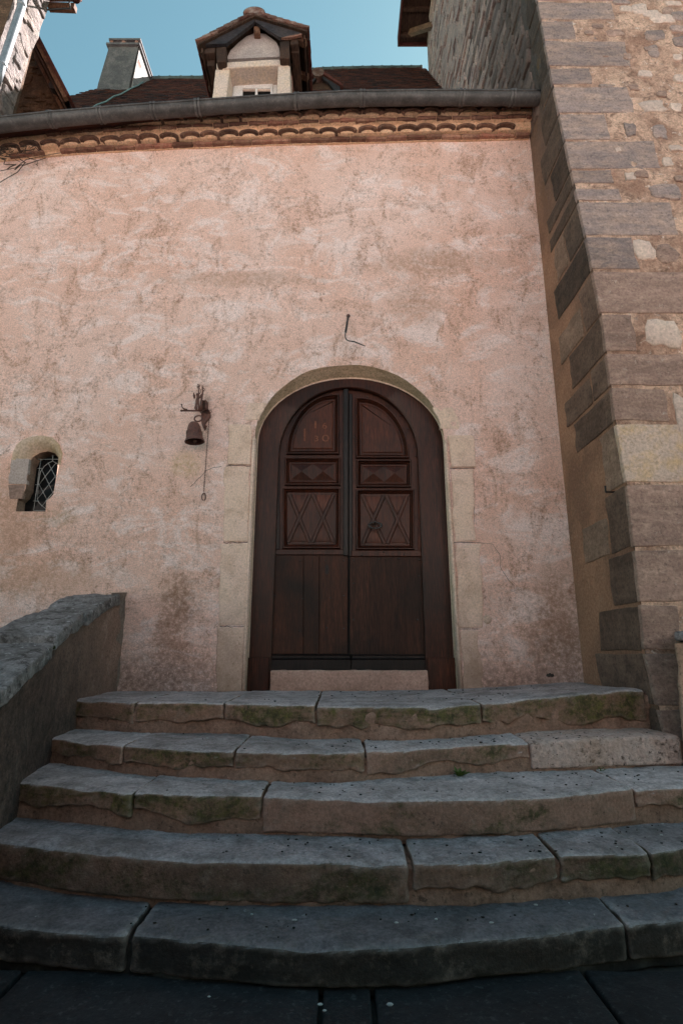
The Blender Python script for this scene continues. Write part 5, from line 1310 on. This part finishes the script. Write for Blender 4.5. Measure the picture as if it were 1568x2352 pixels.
for i in range(nl_):
    p = c0.lerp(c1, (i + .5) / nl_)
    if lk is None:
        h = L_ * .70; lk = build('link', MB().tube([Vector((math.copysign(.0045, math.cos(t)) * abs(math.cos(t)) ** .5, 0, math.sin(t) * h)) for t in [2 * math.pi * j / 10 for j in range(10)]], .0019, 5, True), 'rust', ch, True, loc=Vector((0, 0, 0))); place(lk, p, ch); o = lk
    else: o = copy_at(lk, p, ch)
    o.rotation_euler = (0, math.atan2(c0.x - c1.x, c0.z - c1.z), (i % 2) * 1.5 + .2)
rc = k4(516, 2095, D - .035)
build('pull_ring', MB().tube([rc + Vector((math.cos(t) * .017, math.cos(t) * .006, math.sin(t) * .036)) for t in [R(-80) + R(340) * i / 18 for i in range(19)]], .0058, 7).ball(rc + Vector((.004, 0, .034)), .009), 'rust', bell, True)
# hook above the arch
def k7(cx, cy, Y): return A(759.5 + cx * .0781, 698 + cy * .0781, Y)
hk = empty('iron_hook', k7(513, 335, D), 'thin bent black iron lamp hook above the arched door', 'hook')
h0 = k7(513, 335, D - .015)
build('hook_head', MB().lathe(h0 + Vector((0, .02, 0)), [(.0, .028), (.017, .024), (.021, .012), (.021, 0)], 14, (0, -1, 0.01)), 'rust', hk, True)
build('hook_sleeve', MB().tube([k7(513, 360, D - .04), k7(437, 820, D - .16)], .0115, 10), 'iron', hk, True)
build('hook_wire', MB().tube([k7(x, y, Y) for x, y, Y in ((437, 810, D - .16), (424, 900, D - .18), (425, 980, D - .19), (455, 1040, D - .18), (520, 1080, D - .17), (620, 1095, D - .16), (700, 1110, D - .15), (830, 1165, D - .13), (930, 1205, D - .12), (1015, 1238, D - .11))], [.0058] * 5 + [.0065, .007, .006, .006, .004], 8), 'iron', hk, True)
# dead vine at the left end of the cornice
vn = MB(); rv = random.Random(4)
for s0 in range(16):
    p = A(rv.uniform(-10, 60), rv.uniform(330, 362), D - .13); pts = [p]
    for i in range(9):
        p = p + Vector((rv.uniform(-.07, .09), rv.uniform(-.02, .02), rv.uniform(-.05, .035))); pts.append(p.copy())
    vn.tube(pts, rv.uniform(.0025, .006), 5)
vn.tube([A(x, y, D - .05) for x, y in ((105, 362), (75, 372), (52, 380), (40, 395), (10, 412), (-20, 430))], .005, 5)
vn.tube([A(x, y, D - .06) for x, y in ((140, 350), (105, 356), (60, 366), (35, 385), (0, 392))], .004, 5)
vo = build('dead_vine', vn, 'vine', None, True, label='tangled dry vine stems clinging under the left end of the tile cornice', cat='vine')

# weeds, chips and litter on the treads
def weed(px, k, dy, n, s, lab, seed):
    rw = random.Random(seed); x = AZ(px, interp([(a, b) for a, b, c in EDGE[k]], px), ZT[k]).x
    y = front(k - 1, x) - dy if k else 4.8; z = ZT[k]; m = MB()
    for i in range(n):
        t = rw.uniform(0, 6.28); l = s * rw.uniform(.5, 1); d = Vector((math.cos(t), math.sin(t) * .5 - .25, rw.uniform(.2, .9))).normalized(); sd2 = Vector((-math.sin(t), math.cos(t), 0)) * l * .13
        b = Vector((x + rw.uniform(-.01, .01), y, z)); mid = b + d * l * .55 + Vector((0, 0, l * .1)); tip = b + d * l
        m.add([b, mid - sd2, tip, mid + sd2], [(0, 1, 2, 3)])
    build('weed', m, 'leaf', None, label=lab, cat='weed')
weed(1103, 2, .03, 34, .07, 'low spreading green weed at the foot of the second riser', 3)
weed(1458, 2, .05, 5, .06, 'single upright green sprout at the right foot of the pale step block', 5)
deb, chips = MB(), MB(); rv = random.Random(11)
for i in range(430):
    k = rv.choice((0, 0, 1, 1, 2, 2, 3, 3, 4)); x = rv.triangular(-1.5, 2.1, 1.4 if k < 4 else 0)
    f0 = front(k, x) + .03; f1 = (front(k - 1, x) - .02) if k else 5.2
    y = lerp(f0, f1, 1 - rv.random() ** 1.5 if rv.random() < .5 else rv.random()); z = ZT[k] + lift(k, x) + .004
    s = rv.uniform(.002, .0065)
    (deb if rv.random() < .86 else chips).ball((x, y, z), s, 5, 3, (rv.uniform(.7, 2), rv.uniform(.7, 1.6), .6))
for px, py in ((738, 2150), (712, 2160), (960, 2245)): pass
for px, py, s in ((735, 2308, .008), (895, 2308, .010), (910, 2120, .007), (1128, 2120, .008), (480, 2290, .005), (745, 2322, .006)):
    z = ZT[4] + .004 if py < 2200 else .03; chips.ball(AZ(px, py, z), s, 6, 4, (1.3, .8, .5))
build('litter', deb, 'debris', None, kind='stuff'); build('stone_chips', chips, 'pebble', None, kind='stuff')

hg = MB(); rv = random.Random(21)
for i in range(5800):
    c = Vector((rv.uniform(-9, 9), -1.9 - rv.random() * .9, rv.uniform(.03, 2.75))); t = Vector((rv.uniform(-1, 1), rv.uniform(-1, 1), rv.uniform(-1, 1))).normalized(); u = t.orthogonal().normalized(); w = t.cross(u); q = rv.uniform(.05, .11)
    hg.add([c + u * q, c + w * q * .6, c - u * q, c - w * q * .6], [(0, 1, 2, 3)])
hedge = empty('shade_hedge', (0, -2.3, 0), 'dark hedge added out of view behind the viewer to shade the lower steps', 'hedge')  # added unseen, keeps bounced light off the lower steps
build('shade_hedge_foliage', hg, 'hedge', hedge, kind='stuff'); build('shade_hedge_core', MB().box((-9, -2.7, 0), (9, -2.0, 2.65)), 'hedge', hedge)
# ================================================================== added unseen house behind the camera, bounces warm sunlight onto the facade
op = empty('bounce_house', (0, -9, 0), 'plain warm rendered house added out of view to bounce sunlight onto the facade', 'house')
build('wall', MB().box((-12, -14, 0), (12, -9, 7.5)), 'bounce_wall', op)  # wall of the added unseen house
build('roof', MB().slab([(-12.4, -8.7, 7.5), (-12.4, -14.3, 7.5), (-12.4, -11.5, 10)], (24.8, 0, 0)), 'roof', op)  # roof of the added unseen house
for x in (-8, -3, 3, 8):
    w_ = build('window', MB().box((x - .6, -9.03, 3.6), (x + .6, -8.96, 5.2)), 'white', op)  # window of the added unseen house
    build('pane', MB().box((x - .5, -8.955, 3.7), (x + .5, -8.945, 5.1)), 'glass', w_)  # pane of the added unseen house
